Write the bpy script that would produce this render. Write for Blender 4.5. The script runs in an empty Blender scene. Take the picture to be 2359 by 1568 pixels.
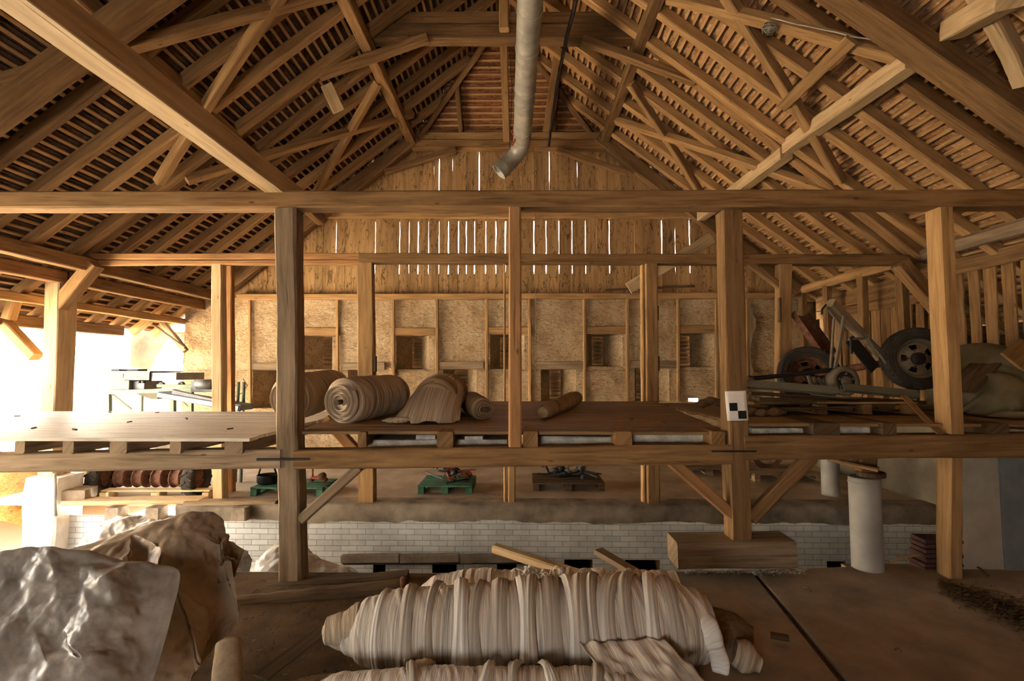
import bpy, math, random
from mathutils import Vector, Matrix, noise
from math import sin, cos, pi, atan, atan2, sqrt, radians

# ------------------------------------------------------------------ camera
scene = bpy.context.scene
COL = scene.collection
CZ = 2.05                       # eye height above the threshing floor
F = 1150.0                      # focal length in pixels of the 2359 x 1568 frame
cam_data = bpy.data.cameras.new('camera')
cam = bpy.data.objects.new('camera', cam_data)
COL.objects.link(cam)
cam_data.sensor_width = 36.0
cam_data.lens = F / 2359.0 * 36.0
cam_data.clip_start = 0.05
cam.location = (0, 0, CZ)
cam.rotation_euler = (pi / 2 + atan(68 / F), 0, atan(20.5 / F))
scene.camera = cam

# ------------------------------------------------------------------ sky, sun, exposure
world = bpy.data.worlds.new('world')
scene.world = world
world.use_nodes = True
wn = world.node_tree.nodes
wl = world.node_tree.links
bgn = wn['Background']
wtc = wn.new('ShaderNodeTexCoord')
wsep = wn.new('ShaderNodeSeparateXYZ')
wl.new(wtc.outputs['Generated'], wsep.inputs[0])
wramp = wn.new('ShaderNodeValToRGB')
wramp.color_ramp.elements[0].position = 0.0
wramp.color_ramp.elements[0].color = (1.0, 0.94, 0.85, 1)
wramp.color_ramp.elements[1].position = 0.6
wramp.color_ramp.elements[1].color = (0.42, 0.50, 0.60, 1)
wl.new(wsep.outputs[2], wramp.inputs[0])
wl.new(wramp.outputs[0], bgn.inputs[0])
bgn.inputs[1].default_value = 7.0

sun_d = bpy.data.lights.new('sun', 'SUN')
sun = bpy.data.objects.new('sun', sun_d)
COL.objects.link(sun)
sun_d.energy = 90.0
sun_d.color = (1.0, 0.88, 0.70)
sun_d.angle = radians(0.7)
sun.rotation_euler = Vector((-0.40, 0.42, -0.81)).to_track_quat('-Z', 'Y').to_euler()

def portal(loc, direction, sx, sy):
    d = bpy.data.lights.new('sky_portal', 'AREA')
    d.shape = 'RECTANGLE'; d.size = sx; d.size_y = sy
    d.cycles.is_portal = True
    o = bpy.data.objects.new('sky_portal', d)
    COL.objects.link(o)
    o.location = loc
    o.rotation_euler = Vector(direction).to_track_quat('-Z', 'Y').to_euler()
portal((-8.75, 5.2, 1.0), (1, 0, 0), 13.0, 4.4)      # open left side under the eaves
portal((-2.0, -3.65, 1.1), (0, 1, 0), 1.8, 2.2)        # gateway behind the viewer

vs = scene.view_settings
scene.display_settings.display_device = 'sRGB'
vs.view_transform = 'Standard'
vs.look = 'None'
vs.gamma = 1.0
vs.use_curve_mapping = False
vs.exposure = 1.4
scene.cycles.diffuse_bounces = 7
scene.cycles.max_bounces = 12
scene.cycles.sample_clamp_indirect = 12.0

# ------------------------------------------------------------------ helpers
R = random.Random(11)
CR = cam.rotation_euler.to_matrix()
def ray(px, py):
    return CR @ Vector(((px - 1179.5) / F, -(py - 784.0) / F, -1.0))
def P(px, py, Y):
    """point at depth Y seen at pixel (px, py); z is measured from eye height"""
    d = ray(px, py)
    return d * (Y / d.y)
def Pz(px, py, z):
    d = ray(px, py)
    return d * (z / d.z)
def Px(px, py, X):
    d = ray(px, py)
    return d * (X / d.x)
# roof: the undersides of the rafters
SL = 0.77
XL, XR, ZP = -6.82, 6.14, 1.90
XC = (XL + XR) / 2
ZR = ZP + (XC - XL) * SL
NN = sqrt(1 + SL * SL)
NLv = Vector((-SL, 0, 1)) / NN
NRv = Vector((SL, 0, 1)) / NN
def roof_z(X):
    return ZP + (X - XL) * SL if X < XC else ZP + (XR - X) * SL
def RL(px, py, off=0.0):
    d = ray(px, py)
    p0 = Vector((XL, 0, ZP)) + NLv * off
    return d * (p0.dot(NLv) / d.dot(NLv))
def RR(px, py, off=0.0):
    d = ray(px, py)
    p0 = Vector((XR, 0, ZP)) + NRv * off
    return d * (p0.dot(NRv) / d.dot(NRv))
Z = Vector((0, 0, 1)); Yv = Vector((0, 1, 0)); Xv = Vector((1, 0, 0))
FL = -CZ
PIT = -3.15
Y1, Y2, Y3 = 4.9, 7.8, 11.1

def n1(*a):
    return noise.noise(Vector(a))
def lerp(a, b, t):
    return a + (b - a) * t
def smooth01(t):
    t = max(0.0, min(1.0, t))
    return t * t * (3 - 2 * t)

class MB:
    def __init__(self):
        self.v = []; self.f = []; self.uv = []; self.m = []; self.s = []
    def face(self, idx, uvs=None, mi=0, sm=False):
        self.f.append(tuple(idx)); self.uv.append(uvs); self.m.append(mi); self.s.append(sm)
    def quadp(self, a, b, c, d, mi=0, uv=None, sm=False):
        i = len(self.v)
        a, b, c, d = Vector(a), Vector(b), Vector(c), Vector(d)
        self.v += [a, b, c, d]
        if uv is None:
            w = (b - a).length; h = (d - a).length
            ou, ov = R.random() * 20, R.random() * 20
            uv = [(ou, ov), (ou + w, ov), (ou + w, ov + h), (ou, ov + h)]
        self.face((i, i + 1, i + 2, i + 3), uv, mi, sm)
    def rings(self, rings, us, vsp, closed=True, cap0=True, cap1=True, mi=0, sm=False, ou=None, ov=None):
        """skin a list of rings (each a list of points)"""
        if ou is None: ou = R.random() * 30
        if ov is None: ov = R.random() * 30
        b = len(self.v); n = len(rings[0])
        for r in rings: self.v += [Vector(p) for p in r]
        k = n if closed else n - 1
        for i in range(len(rings) - 1):
            for j in range(k):
                j2 = (j + 1) % n
                self.face((b + i * n + j, b + i * n + j2, b + (i + 1) * n + j2, b + (i + 1) * n + j),
                          [(us[i] + ou, vsp[j] + ov), (us[i] + ou, vsp[j + 1] + ov), (us[i + 1] + ou, vsp[j + 1] + ov), (us[i + 1] + ou, vsp[j] + ov)], mi, sm)
        if closed and cap0:
            c = b
            self.face([c + j for j in range(n)][::-1], [(ou + 3 + .02 * cos(2 * pi * j / n), ov + .25 * sin(2 * pi * j / n)) for j in range(n)][::-1], mi)
        if closed and cap1:
            c = b + (len(rings) - 1) * n
            self.face([c + j for j in range(n)], [(ou + 5 + .02 * cos(2 * pi * j / n), ov + .25 * sin(2 * pi * j / n)) for j in range(n)], mi)
        return self
    def timber(self, a, b, w, h, up=Z, jit=0.008, step=0.3, ch=0.014, bow=(0, 0), taper=(1, 1), mi=0):
        a, b = Vector(a), Vector(b)
        ax = b - a; L = ax.length; ax = ax / L
        up = Vector(up); up = (up - ax * up.dot(ax)).normalized()
        sd = ax.cross(up)
        n = max(2, int(L / step) + 1)
        ch = min(ch, w * .3, h * .3)
        sd0 = R.random() * 100
        rings = []; us = []
        for i in range(n):
            t = i / (n - 1)
            s = lerp(taper[0], taper[1], t)
            c = a + ax * (L * t) + sd * (bow[0] * sin(pi * t)) + up * (bow[1] * sin(pi * t))
            w2, h2 = w / 2 * s, h / 2 * s
            co = [(-w2 + ch, -h2), (w2 - ch, -h2), (w2, -h2 + ch), (w2, h2 - ch), (w2 - ch, h2), (-w2 + ch, h2), (-w2, h2 - ch), (-w2, -h2 + ch)]
            r = []
            for j, (x, y) in enumerate(co):
                q = (j // 2) * 7.3
                dx = n1(t * L * 1.1 + sd0, q, sd0) * jit + n1(t * L * 4 + sd0, q, 9.1) * jit * .45
                dy = n1(t * L * 1.1 + sd0, q, sd0 + 50) * jit + n1(t * L * 4 + sd0, q, 5.3) * jit * .45
                r.append(c + sd * (x + dx) + up * (y + dy))
            rings.append(r); us.append(L * t)
        per = [0]
        lens = [w - 2 * ch, ch * 1.4, h - 2 * ch, ch * 1.4] * 2
        for q in lens: per.append(per[-1] + q)
        return self.rings(rings, us, per, mi=mi)
    def box(self, c, s, rot=None, mi=0):
        c = Vector(c); s = Vector(s) / 2
        M = rot if rot is not None else Matrix.Identity(3)
        cs = [c + M @ Vector((x * s.x, y * s.y, z * s.z)) for x, y, z in
              ((-1, -1, -1), (1, -1, -1), (1, 1, -1), (-1, 1, -1), (-1, -1, 1), (1, -1, 1), (1, 1, 1), (-1, 1, 1))]
        for q in ((0, 1, 5, 4), (1, 2, 6, 5), (2, 3, 7, 6), (3, 0, 4, 7), (4, 5, 6, 7), (3, 2, 1, 0)):
            self.quadp(*[cs[k] for k in q], mi=mi)
        return self
    def tube(self, pts, rad, n=12, mi=0, sm=True, caps=True):
        pts = [Vector(p) for p in pts]
        if not isinstance(rad, (list, tuple)): rad = [rad] * len(pts)
        rings = []; us = []; u = 0
        T = (pts[1] - pts[0]).normalized()
        ref = Z if abs(T.z) < .9 else Xv
        nrm = (ref - T * ref.dot(T)).normalized()
        for i, p in enumerate(pts):
            if i == 0: T = (pts[1] - pts[0])
            elif i == len(pts) - 1: T = pts[-1] - pts[-2]
            else: T = (pts[i + 1] - pts[i - 1])
            T.normalize()
            nrm = (nrm - T * nrm.dot(T)).normalized()
            bn = T.cross(nrm)
            rings.append([p + (nrm * cos(2 * pi * j / n) + bn * sin(2 * pi * j / n)) * rad[i] for j in range(n)])
            if i: u += (pts[i] - pts[i - 1]).length
            us.append(u)
        per = [2 * pi * rad[0] * j / n for j in range(n + 1)]
        return self.rings(rings, us, per, mi=mi, sm=sm, cap0=caps, cap1=caps)
    def lathe(self, c, axis, prof, n=32, mi=0, sm=True, ref=Z, caps=True):
        """prof: list of (distance along axis, radius)"""
        c = Vector(c); ax = Vector(axis).normalized()
        if abs(ax.dot(ref)) > .95: ref = Xv
        e1 = (Vector(ref) - ax * ax.dot(ref)).normalized(); e2 = ax.cross(e1)
        rings = []; us = []; u = 0
        for i, (d, r) in enumerate(prof):
            r = max(r, 1e-4)
            rings.append([c + ax * d + (e1 * cos(2 * pi * j / n) + e2 * sin(2 * pi * j / n)) * r for j in range(n)])
            if i: u += sqrt((d - prof[i - 1][0]) ** 2 + (r - prof[i - 1][1]) ** 2)
            us.append(u)
        rr = max(p[1] for p in prof)
        return self.rings(rings, us, [2 * pi * rr * j / n for j in range(n + 1)], mi=mi, sm=sm, cap0=caps and prof[0][1] > .002, cap1=caps and prof[-1][1] > .002)
    def grid(self, fn, nu, nv, us=1.0, vs_=1.0, mi=0, sm=True):
        b = len(self.v)
        for j in range(nv + 1):
            for i in range(nu + 1):
                self.v.append(Vector(fn(i / nu, j / nv)))
        for j in range(nv):
            for i in range(nu):
                k = b + j * (nu + 1) + i
                self.face((k, k + 1, k + nu + 2, k + nu + 1),
                          [(i / nu * us, j / nv * vs_), ((i + 1) / nu * us, j / nv * vs_), ((i + 1) / nu * us, (j + 1) / nv * vs_), (i / nu * us, (j + 1) / nv * vs_)], mi, sm)
        return self
    def build(self, name, mat, parent=None, label=None):
        mats = mat if isinstance(mat, (list, tuple)) else [mat]
        vs3 = [Vector((p.x, p.y, p.z + CZ)) for p in self.v]
        lo = Vector((min(p.x for p in vs3), min(p.y for p in vs3), min(p.z for p in vs3)))
        hi = Vector((max(p.x for p in vs3), max(p.y for p in vs3), max(p.z for p in vs3)))
        base = Vector(((lo.x + hi.x) / 2, (lo.y + hi.y) / 2, lo.z))
        org = base
        me = bpy.data.meshes.new(name)
        me.from_pydata([tuple(p - org) for p in vs3], [], self.f)
        uvl = me.uv_layers.new(name='UVMap')
        k = 0
        flat = [0.0] * (2 * len(me.loops))
        for f, u in zip(self.f, self.uv):
            for q in range(len(f)):
                if u: flat[2 * k], flat[2 * k + 1] = u[q]
                k += 1
        uvl.data.foreach_set('uv', flat)
        me.polygons.foreach_set('material_index', self.m)
        me.polygons.foreach_set('use_smooth', self.s)
        for m in mats: me.materials.append(m)
        me.update()
        o = bpy.data.objects.new(name, me)
        COL.objects.link(o)
        if parent is not None:
            off = Vector((0, 0, 0)); q = parent
            while q is not None:
                off += q.location; q = q.parent
            o.parent = parent
            o.location = org - off
        else:
            o.location = org
        if label: o['label'] = label
        return o

def tag(o, label, cat, group=None, kind='thing'):
    o['label'] = label; o['category'] = cat
    if group: o['group'] = group
    o['kind'] = kind
    return o
def thing(name, label, cat, loc, group=None):
    o = bpy.data.objects.new(name, None)
    o.empty_display_size = .2
    COL.objects.link(o)
    o.location = (loc[0], loc[1], loc[2] + CZ)
    return tag(o, label, cat, group)
def struct(o):
    o['kind'] = 'structure'; return o
def copy_tree(o, parent=None):
    c = o.copy(); COL.objects.link(c); c.parent = parent
    for ch in list(o.children): copy_tree(ch, c)
    return c

# ------------------------------------------------------------------ materials
class NT:
    def __init__(self, name, rough=.8, spec=.25):
        self.m = bpy.data.materials.new(name); self.m.use_nodes = True
        self.t = self.m.node_tree
        self.b = self.t.nodes['Principled BSDF']
        self.b.inputs['Roughness'].default_value = rough
        self.b.inputs['Specular IOR Level'].default_value = spec
    def n(self, typ, **kw):
        x = self.t.nodes.new(typ)
        for k, v in kw.items(): setattr(x, k, v)
        return x
    def l(self, a, b): self.t.links.new(a, b)
    def coord(self, kind='UV', scale=(1, 1, 1), rot=(0, 0, 0)):
        tc = self.n('ShaderNodeTexCoord'); mp = self.n('ShaderNodeMapping')
        mp.inputs['Scale'].default_value = scale
        mp.inputs['Rotation'].default_value = rot
        self.l(tc.outputs[kind], mp.inputs[0])
        return mp.outputs[0]
    def noise(self, vec, scale=1.0, detail=4.0, rough=.55, dist=0.0):
        x = self.n('ShaderNodeTexNoise')
        x.inputs['Scale'].default_value = scale; x.inputs['Detail'].default_value = detail
        x.inputs['Roughness'].default_value = rough; x.inputs['Distortion'].default_value = dist
        self.l(vec, x.inputs['Vector']); return x.outputs['Fac']
    def ramp(self, fac, stops):
        x = self.n('ShaderNodeValToRGB'); e = x.color_ramp.elements
        while len(e) < len(stops): e.new(0.5)
        for q, (p, c) in zip(e, stops):
            q.position = p; q.color = (c[0], c[1], c[2], 1) if not isinstance(c, (int, float)) else (c, c, c, 1)
        self.l(fac, x.inputs[0]); return x.outputs[0]
    def mul(self, a, b, fac=1.0, mode='MULTIPLY'):
        x = self.n('ShaderNodeMix', data_type='RGBA', blend_type=mode)
        if isinstance(fac, (int, float)): x.inputs[0].default_value = fac
        else: self.l(fac, x.inputs[0])
        for v, i in ((a, 6), (b, 7)):
            if isinstance(v, tuple): x.inputs[i].default_value = (v[0], v[1], v[2], 1)
            else: self.l(v, x.inputs[i])
        return x.outputs[2]
    def mathn(self, op, a, b=0.0):
        x = self.n('ShaderNodeMath', operation=op)
        for v, i in ((a, 0), (b, 1)):
            if isinstance(v, (int, float)): x.inputs[i].default_value = v
            else: self.l(v, x.inputs[i])
        return x.outputs[0]
    def bump(self, h, strength=.4, dist=.01):
        x = self.n('ShaderNodeBump'); x.inputs['Strength'].default_value = strength
        x.inputs['Distance'].default_value = dist
        self.l(h, x.inputs['Height']); self.l(x.outputs[0], self.b.inputs['Normal'])
    def color(self, c):
        if isinstance(c, tuple): self.b.inputs['Base Color'].default_value = (c[0], c[1], c[2], 1)
        else: self.l(c, self.b.inputs['Base Color'])

def wood(name, dark, mid, light, var=.35, rough=.82, crack=.6, grain=20):
    t = NT(name, rough, .2)
    g = t.noise(t.coord('UV', (1.6, grain, 1)), 1.0, 6, .6, .4)
    base = t.ramp(g, [(.28, dark), (.5, mid), (.74, light)])
    bl = t.noise(t.coord('UV', (.9, 3.2, 1)), 1.3, 3, .5)
    base = t.mul(base, t.ramp(bl, [(.3, .7), (.7, 1.1)]), .75)
    cr = t.noise(t.coord('UV', (.9, 38, 1)), 1.0, 3, .5, .6)
    crm = t.ramp(cr, [(.30, .25), (.36, 1.0)])
    base = t.mul(base, crm, crack)
    kn = t.n('ShaderNodeTexVoronoi'); kn.inputs['Scale'].default_value = 1.0
    t.l(t.coord('UV', (2.2, 6, 1)), kn.inputs['Vector'])
    base = t.mul(base, t.ramp(kn.outputs['Distance'], [(.04, .3), (.09, 1.0)]), .8)
    oi = t.n('ShaderNodeObjectInfo')
    base = t.mul(base, t.ramp(oi.outputs['Random'], [(0, 1 - var), (1, 1 + var * .35)]), 1.0)
    t.color(base)
    t.bump(t.mathn('ADD', t.mathn('MULTIPLY', g, .6), crm), .5, .008)
    return t.m

M = {}
M['oak'] = wood('old_oak', (.15, .080, .031), (.265, .148, .060), (.36, .212, .092))
M['oak_light'] = wood('dry_pine', (.28, .152, .060), (.41, .240, .100), (.50, .31, .14), .25)
M['oak_red'] = wood('reddish_pine', (.27, .128, .05), (.39, .20, .080), (.48, .26, .115), .2)
M['oak_grey'] = wood('weathered_grey_wood', (.18, .12, .07), (.30, .21, .128), (.41, .31, .205), .2)
M['oak_pale'] = wood('pale_sawn_wood', (.42, .285, .145), (.55, .39, .21), (.64, .48, .29), .15, crack=.5)
M['batten'] = wood('roof_lath', (.30, .16, .062), (.46, .265, .11), (.56, .35, .16), .1)
M['loft'] = wood('loft_plank', (.17, .098, .042), (.28, .17, .078), (.38, .25, .125), .1, .6, crack=.5, grain=18)
M['loft_skylit'] = wood('skylit_loft_plank', (.52, .45, .36), (.70, .63, .53), (.78, .72, .63), .03, .5, crack=.35, grain=18)  # skylight on the left deck is put into this pale plank colour
M['dark_wood'] = wood('dark_wood', (.05, .03, .017), (.11, .07, .035), (.18, .115, .06), .3)

def plain(name, c, rough=.7, spec=.3, metal=0.0, nscale=9.0, amt=.5, bump=.15, kind='Object'):
    t = NT(name, rough, spec)
    t.b.inputs['Metallic'].default_value = metal
    nz = t.noise(t.coord(kind, (1, 1, 1)), nscale, 5, .6)
    t.color(t.mul((c[0], c[1], c[2]), t.ramp(nz, [(.28, 1 - amt), (.72, 1 + amt * .3)]), 1.0))
    nf = t.noise(t.coord(kind, (1, 1, 1)), nscale * 6, 4, .6)
    t.bump(nf, bump, .006)
    return t.m
M['concrete_dark'] = plain('stained_concrete', (.20, .17, .12), .9, .1, 0, 1.4, .6, .3)
M['concrete'] = plain('dusty_concrete', (.36, .285, .215), .9, .15, 0, 2.2, .45, .3)
M['kerb'] = plain('worn_concrete_kerb', (.30, .245, .185), .92, .1, 0, 3.0, .6, .5)
M['dirt_and_hole_shade'] = plain('packed_earth_and_hole_shade', (.135, .082, .038), .95, .1, 0, 4.0, .6, .6)
M['ground'] = plain('dusty_ground', (.46, .36, .26), .95, .1, 0, 1.6, .4, .5)
M['yard'] = plain('sunlit_yard', (.62, .55, .45), .95, .1, 0, .6, .2, .2)
M['black_iron'] = plain('black_iron', (.022, .02, .02), .55, .4, .3, 12, .5)
M['rust'] = plain('rusty_iron', (.17, .075, .04), .8, .25, .2, 14, .7, .4)
M['rubber'] = plain('dusty_rubber', (.045, .037, .028), .85, .25, 0, 8, .5, .3)
M['rim'] = plain('dusty_rim_steel', (.21, .17, .115), .65, .4, .2, 7, .5)
M['zinc'] = plain('galvanised_zinc', (.44, .43, .38), .5, .5, .45, 5, .45, .1)
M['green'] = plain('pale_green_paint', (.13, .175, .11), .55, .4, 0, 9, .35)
M['dgreen'] = plain('dark_green_pallet_paint', (.07, .17, .10), .8, .2, 0, 9, .5)
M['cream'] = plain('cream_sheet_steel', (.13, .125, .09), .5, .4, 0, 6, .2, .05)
M['grey_steel'] = plain('grey_sheet_steel', (.20, .20, .20), .5, .45, .2, 6, .4)
M['blue_steel'] = plain('blue_grey_steel', (.22, .28, .34), .45, .5, .2, 6, .4)
M['red'] = plain('faded_red_paint', (.42, .09, .05), .6, .35, 0, 10, .5)
M['redplate'] = plain('red_plate', (.72, .10, .08), .5, .4, 0, 10, .2)
M['blue'] = plain('blue_plastic', (.10, .22, .42), .5, .4, 0, 10, .4)
M['paper'] = plain('white_paper', (.80, .76, .72), .85, .2, 0, 5, .1, .02)
M['ink'] = plain('black_print', (.012, .012, .013), .8, .2, 0, 5, .1, .02)
M['white_plaster'] = plain('white_plaster', (.74, .71, .66), .9, .1, 0, 4, .3, .5)
M['pipe_white'] = plain('fibre_cement_pipe', (.40, .38, .345), .8, .2, 0, 3, .3, .15)
M['insul'] = plain('white_insulation_board', (.80, .76, .67), .9, .15, 0, 14, .45, .6)
M['panel_beige'] = plain('beige_wall_panel', (.47, .42, .33), .85, .2, 0, 4, .25, .2)
M['panel_blue'] = plain('blue_grey_panel', (.24, .26, .27), .7, .3, 0, 4, .3, .1)
M['stone'] = plain('sandstone_block', (.34, .27, .20), .92, .1, 0, 7, .5, .7)
M['straw'] = plain('golden_straw', (.42, .22, .05), .9, .15, 0, 24, .6, 1.0)
M['burlap'] = plain('brown_burlap', (.20, .125, .06), .95, .1, 0, 26, .5, .7)
M['sackcloth'] = plain('tan_sackcloth', (.40, .30, .19), .95, .1, 0, 22, .35, .4)
M['debris'] = plain('straw_litter', (.22, .15, .08), .95, .1, 0, 30, .6, .8)
M['tarp'] = plain('olive_tarpaulin', (.17, .14, .075), .8, .25, 0, 4, .4, .3)
M['siding'] = plain('grey_siding', (.40, .40, .40), .8, .2, 0, 3, .2, .1)
M['glass_dark'] = plain('dark_window_glass', (.12, .14, .17), .15, .5, 0, 3, .2, 0)
M['brown_brick'] = plain('brown_hollow_brick', (.13, .07, .055), .9, .1, 0, 20, .4, .5)

def mat_tile(name, cols, mortar=.5):
    t = NT(name, .9, .12)
    nz = t.noise(t.coord('UV', (1, 1, 1)), .9, 2, .5)
    base = t.ramp(nz, [(.3, cols[0]), (.5, cols[1]), (.7, cols[2])])
    sm = t.noise(t.coord('UV', (14, 30, 1)), 1.0, 5, .65)
    base = t.mul(base, cols[3], t.ramp(sm, [(.55, 0.0), (.66, mortar)]), 'MIX')
    d2 = t.noise(t.coord('UV', (9, 9, 1)), 1.0, 4, .6)
    base = t.mul(base, t.ramp(d2, [(.3, .5), (.62, 1.05)]), .8)
    t.color(base)
    t.bump(sm, .6, .012)
    return t.m
M['tile'] = mat_tile('lit_clay_roof_tile', [(.30, .15, .065), (.45, .25, .115), (.56, .355, .18), (.74, .60, .40)], .8)  # lit copy of the tile: light on the right slope put into the colour
M['tile_shaded'] = mat_tile('shaded_clay_roof_tile', [(.07, .045, .03), (.13, .075, .045), (.19, .11, .065), (.30, .25, .2)], .35)  # darker copy: shade of the left slope put into the tile colour
M['tile_red'] = mat_tile('red_clay_roof_tile', [(.19, .075, .035), (.30, .125, .055), (.38, .17, .08), (.45, .3, .2)], .4)

def mat_masonry():
    t = NT('rough_lime_plaster', .95, .08)
    v = t.coord('UV', (1, 1, 1))
    a = t.noise(v, 2.2, 5, .6); b = t.noise(t.coord('UV', (13, 22, 1), (0, 0, .5)), 1.0, 6, .66, .9)
    base = t.ramp(a, [(.3, (.42, .28, .15)), (.5, (.60, .43, .25)), (.72, (.70, .54, .35))])
    base = t.mul(base, t.ramp(b, [(.34, .42), (.47, 1.0)]), .8)
    t.color(base)
    vo = t.n('ShaderNodeTexVoronoi'); vo.inputs['Scale'].default_value = 9
    t.l(v, vo.inputs['Vector'])
    t.bump(t.mathn('ADD', b, t.mathn('MULTIPLY', vo.outputs['Distance'], .4)), 1.0, .07)
    return t.m
M['masonry'] = mat_masonry()

def mat_brick():
    t = NT('whitewashed_brick', .75, .25)
    v = t.coord('UV', (1, 1, 1))
    br = t.n('ShaderNodeTexBrick')
    t.l(v, br.inputs['Vector'])
    br.inputs['Scale'].default_value = 1.0
    br.inputs['Brick Width'].default_value = .25; br.inputs['Row Height'].default_value = .0835
    br.inputs['Mortar Size'].default_value = .0045; br.inputs['Mortar Smooth'].default_value = .4
    br.inputs['Color1'].default_value = (.66, .67, .66, 1); br.inputs['Color2'].default_value = (.54, .55, .54, 1)
    br.inputs['Mortar'].default_value = (.27, .26, .25, 1)
    nz = t.noise(v, 1.6, 5, .65)
    base = t.mul(br.outputs['Color'], t.ramp(nz, [(.28, .62), (.6, 1.05)]), .8)
    st = t.noise(t.coord('UV', (3, 5, 1)), 1.6, 6, .7)
    base = t.mul(base, (.22, .18, .14), t.ramp(st, [(.62, 0.0), (.76, .8)]), 'MIX')
    t.color(base)
    t.bump(t.mathn('ADD', t.mathn('MULTIPLY', br.outputs['Fac'], -1.0), t.mathn('MULTIPLY', nz, .3)), .6, .006)
    return t.m
M['brick'] = mat_brick()

def mat_gable():
    t = NT('weathered_gable_board', .88, .12)
    g = t.noise(t.coord('UV', (1.2, 16, 1)), 1.0, 5, .6, .4)
    base = t.ramp(g, [(.28, (.28, .155, .062)), (.5, (.40, .24, .105)), (.74, (.49, .32, .155))])
    pb = t.noise(t.coord('UV', (.05, 3.0, 1)), 1.0, 1, .5)
    base = t.mul(base, t.ramp(pb, [(.35, .62), (.65, 1.15)]), .8)
    st = t.noise(t.coord('UV', (2.2, 8, 1)), 1.0, 2, .5, 1.2)
    base = t.mul(base, t.ramp(st, [(.30, .3), (.36, 1.0), (.575, 1.0), (.59, .25), (.605, .25), (.63, 1.0)]), .8)
    kn = t.n('ShaderNodeTexVoronoi'); t.l(t.coord('UV', (3, 7, 1)), kn.inputs['Vector']); kn.inputs['Scale'].default_value = 1.0
    base = t.mul(base, t.ramp(kn.outputs['Distance'], [(.05, .25), (.12, 1.0)]), .85)
    t.color(base); t.bump(st, .4, .008)
    return t.m
M['gable'] = mat_gable()

def mat_strand(name, cols, fu=170, fv=1.6, rough=.75, spec=.25, bump=.7):
    t = NT(name, rough, spec)
    a = t.noise(t.coord('UV', (fu, fv, 1)), 1.0, 3, .6, .3)
    b = t.noise(t.coord('UV', (fu * .12, fv * .7, 1)), 1.0, 3, .6, .3)
    base = t.ramp(a, [(.26, cols[0]), (.44, cols[1]), (.64, cols[2])])
    base = t.mul(base, t.ramp(b, [(.30, .45), (.44, .95), (.66, 1.12)]), .9)
    t.color(base)
    t.bump(a, bump, .008)
    return t.m
M['strand'] = mat_strand('white_wrapping_net', [(.22, .165, .11), (.50, .42, .33), (.76, .71, .63)])
M['strand_tan'] = mat_strand('dusty_netting', [(.20, .14, .085), (.36, .27, .18), (.52, .42, .31)], 90, 1.4, .9, .1, .5)
M['strand_brown'] = mat_strand('brown_netting', [(.14, .085, .04), (.25, .165, .085), (.36, .26, .15)], 110, 1.4, .9, .1, .5)

def mat_film(name, c, rough=.22, trans=0.0, alpha=1.0, spec=.6):
    t = NT(name, rough, spec)
    nz = t.noise(t.coord('Object', (1, 1, 1)), 2.6, 5, .6)
    base = t.mul((c[0], c[1], c[2]), t.ramp(nz, [(.3, .62), (.68, 1.15)]), 1.0)
    t.color(base)
    d = t.noise(t.coord('Object', (1, 1, 1)), 6.0, 4, .6)
    t.l(t.mathn('ADD', t.mathn('MULTIPLY', d, .5), rough - .18), t.b.inputs['Roughness'])
    t.b.inputs['Transmission Weight'].default_value = trans
    t.b.inputs['IOR'].default_value = 1.25
    fine = t.noise(t.coord('Object', (1, 1, 1)), 14.0, 5, .6, 1.2)
    t.bump(fine, .25, .012)
    return t.m
M['film'] = mat_film('dusty_polythene', (.37, .335, .29), .26, 0.0, 1.0, .65)
M['film_brown'] = mat_film('brown_dusty_polythene', (.34, .25, .165), .32, 0.0, 1.0, .5)
M['film_white'] = mat_film('clear_white_polythene', (.66, .62, .57), .25, .15, 1.0, .6)
# ------------------------------------------------------------------ setting: ground, floors, pit
def slab(name, x0, x1, y0, y1, z0, z1, mat, nx=1, ny=1, amp=0.0):
    b = MB()
    def top(u, v):
        x = lerp(x0, x1, u); y = lerp(y0, y1, v)
        e = amp * n1(x * 1.3, y * 1.3, 3.3) if 0 < v < 1 and 0 < u < 1 else 0
        return (x, y, z1 + e)
    b.grid(top, nx, ny, x1 - x0, y1 - y0, sm=nx > 1)
    b.quadp((x0, y0, z0), (x1, y0, z0), (x1, y0, z1), (x0, y0, z1))
    b.quadp((x1, y1, z0), (x0, y1, z0), (x0, y1, z1), (x1, y1, z1))
    b.quadp((x0, y1, z0), (x0, y0, z0), (x0, y0, z1), (x0, y1, z1))
    b.quadp((x1, y0, z0), (x1, y1, z0), (x1, y1, z1), (x1, y0, z1))
    return struct(b.build(name, mat))
slab('ground_outside', -60, -8.4, -30, 60, -3.4, -3.1, M['yard'])
slab('floor', -8.4, 7.9, -3.6, 5.16, -2.4, FL, M['dirt_and_hole_shade'], 60, 30, .012)
slab('floor_pit', -8.4, 7.9, 5.1, 7.8, -3.4, PIT, M['concrete'])
slab('floor_rear', -8.4, 7.9, 8.02, 11.3, FL - .12, FL, M['ground'], 60, 14, .01)
slab('ground_behind', -8.4, 8.5, 11.9, 40, -3.4, -3.1, M['yard'])
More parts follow.
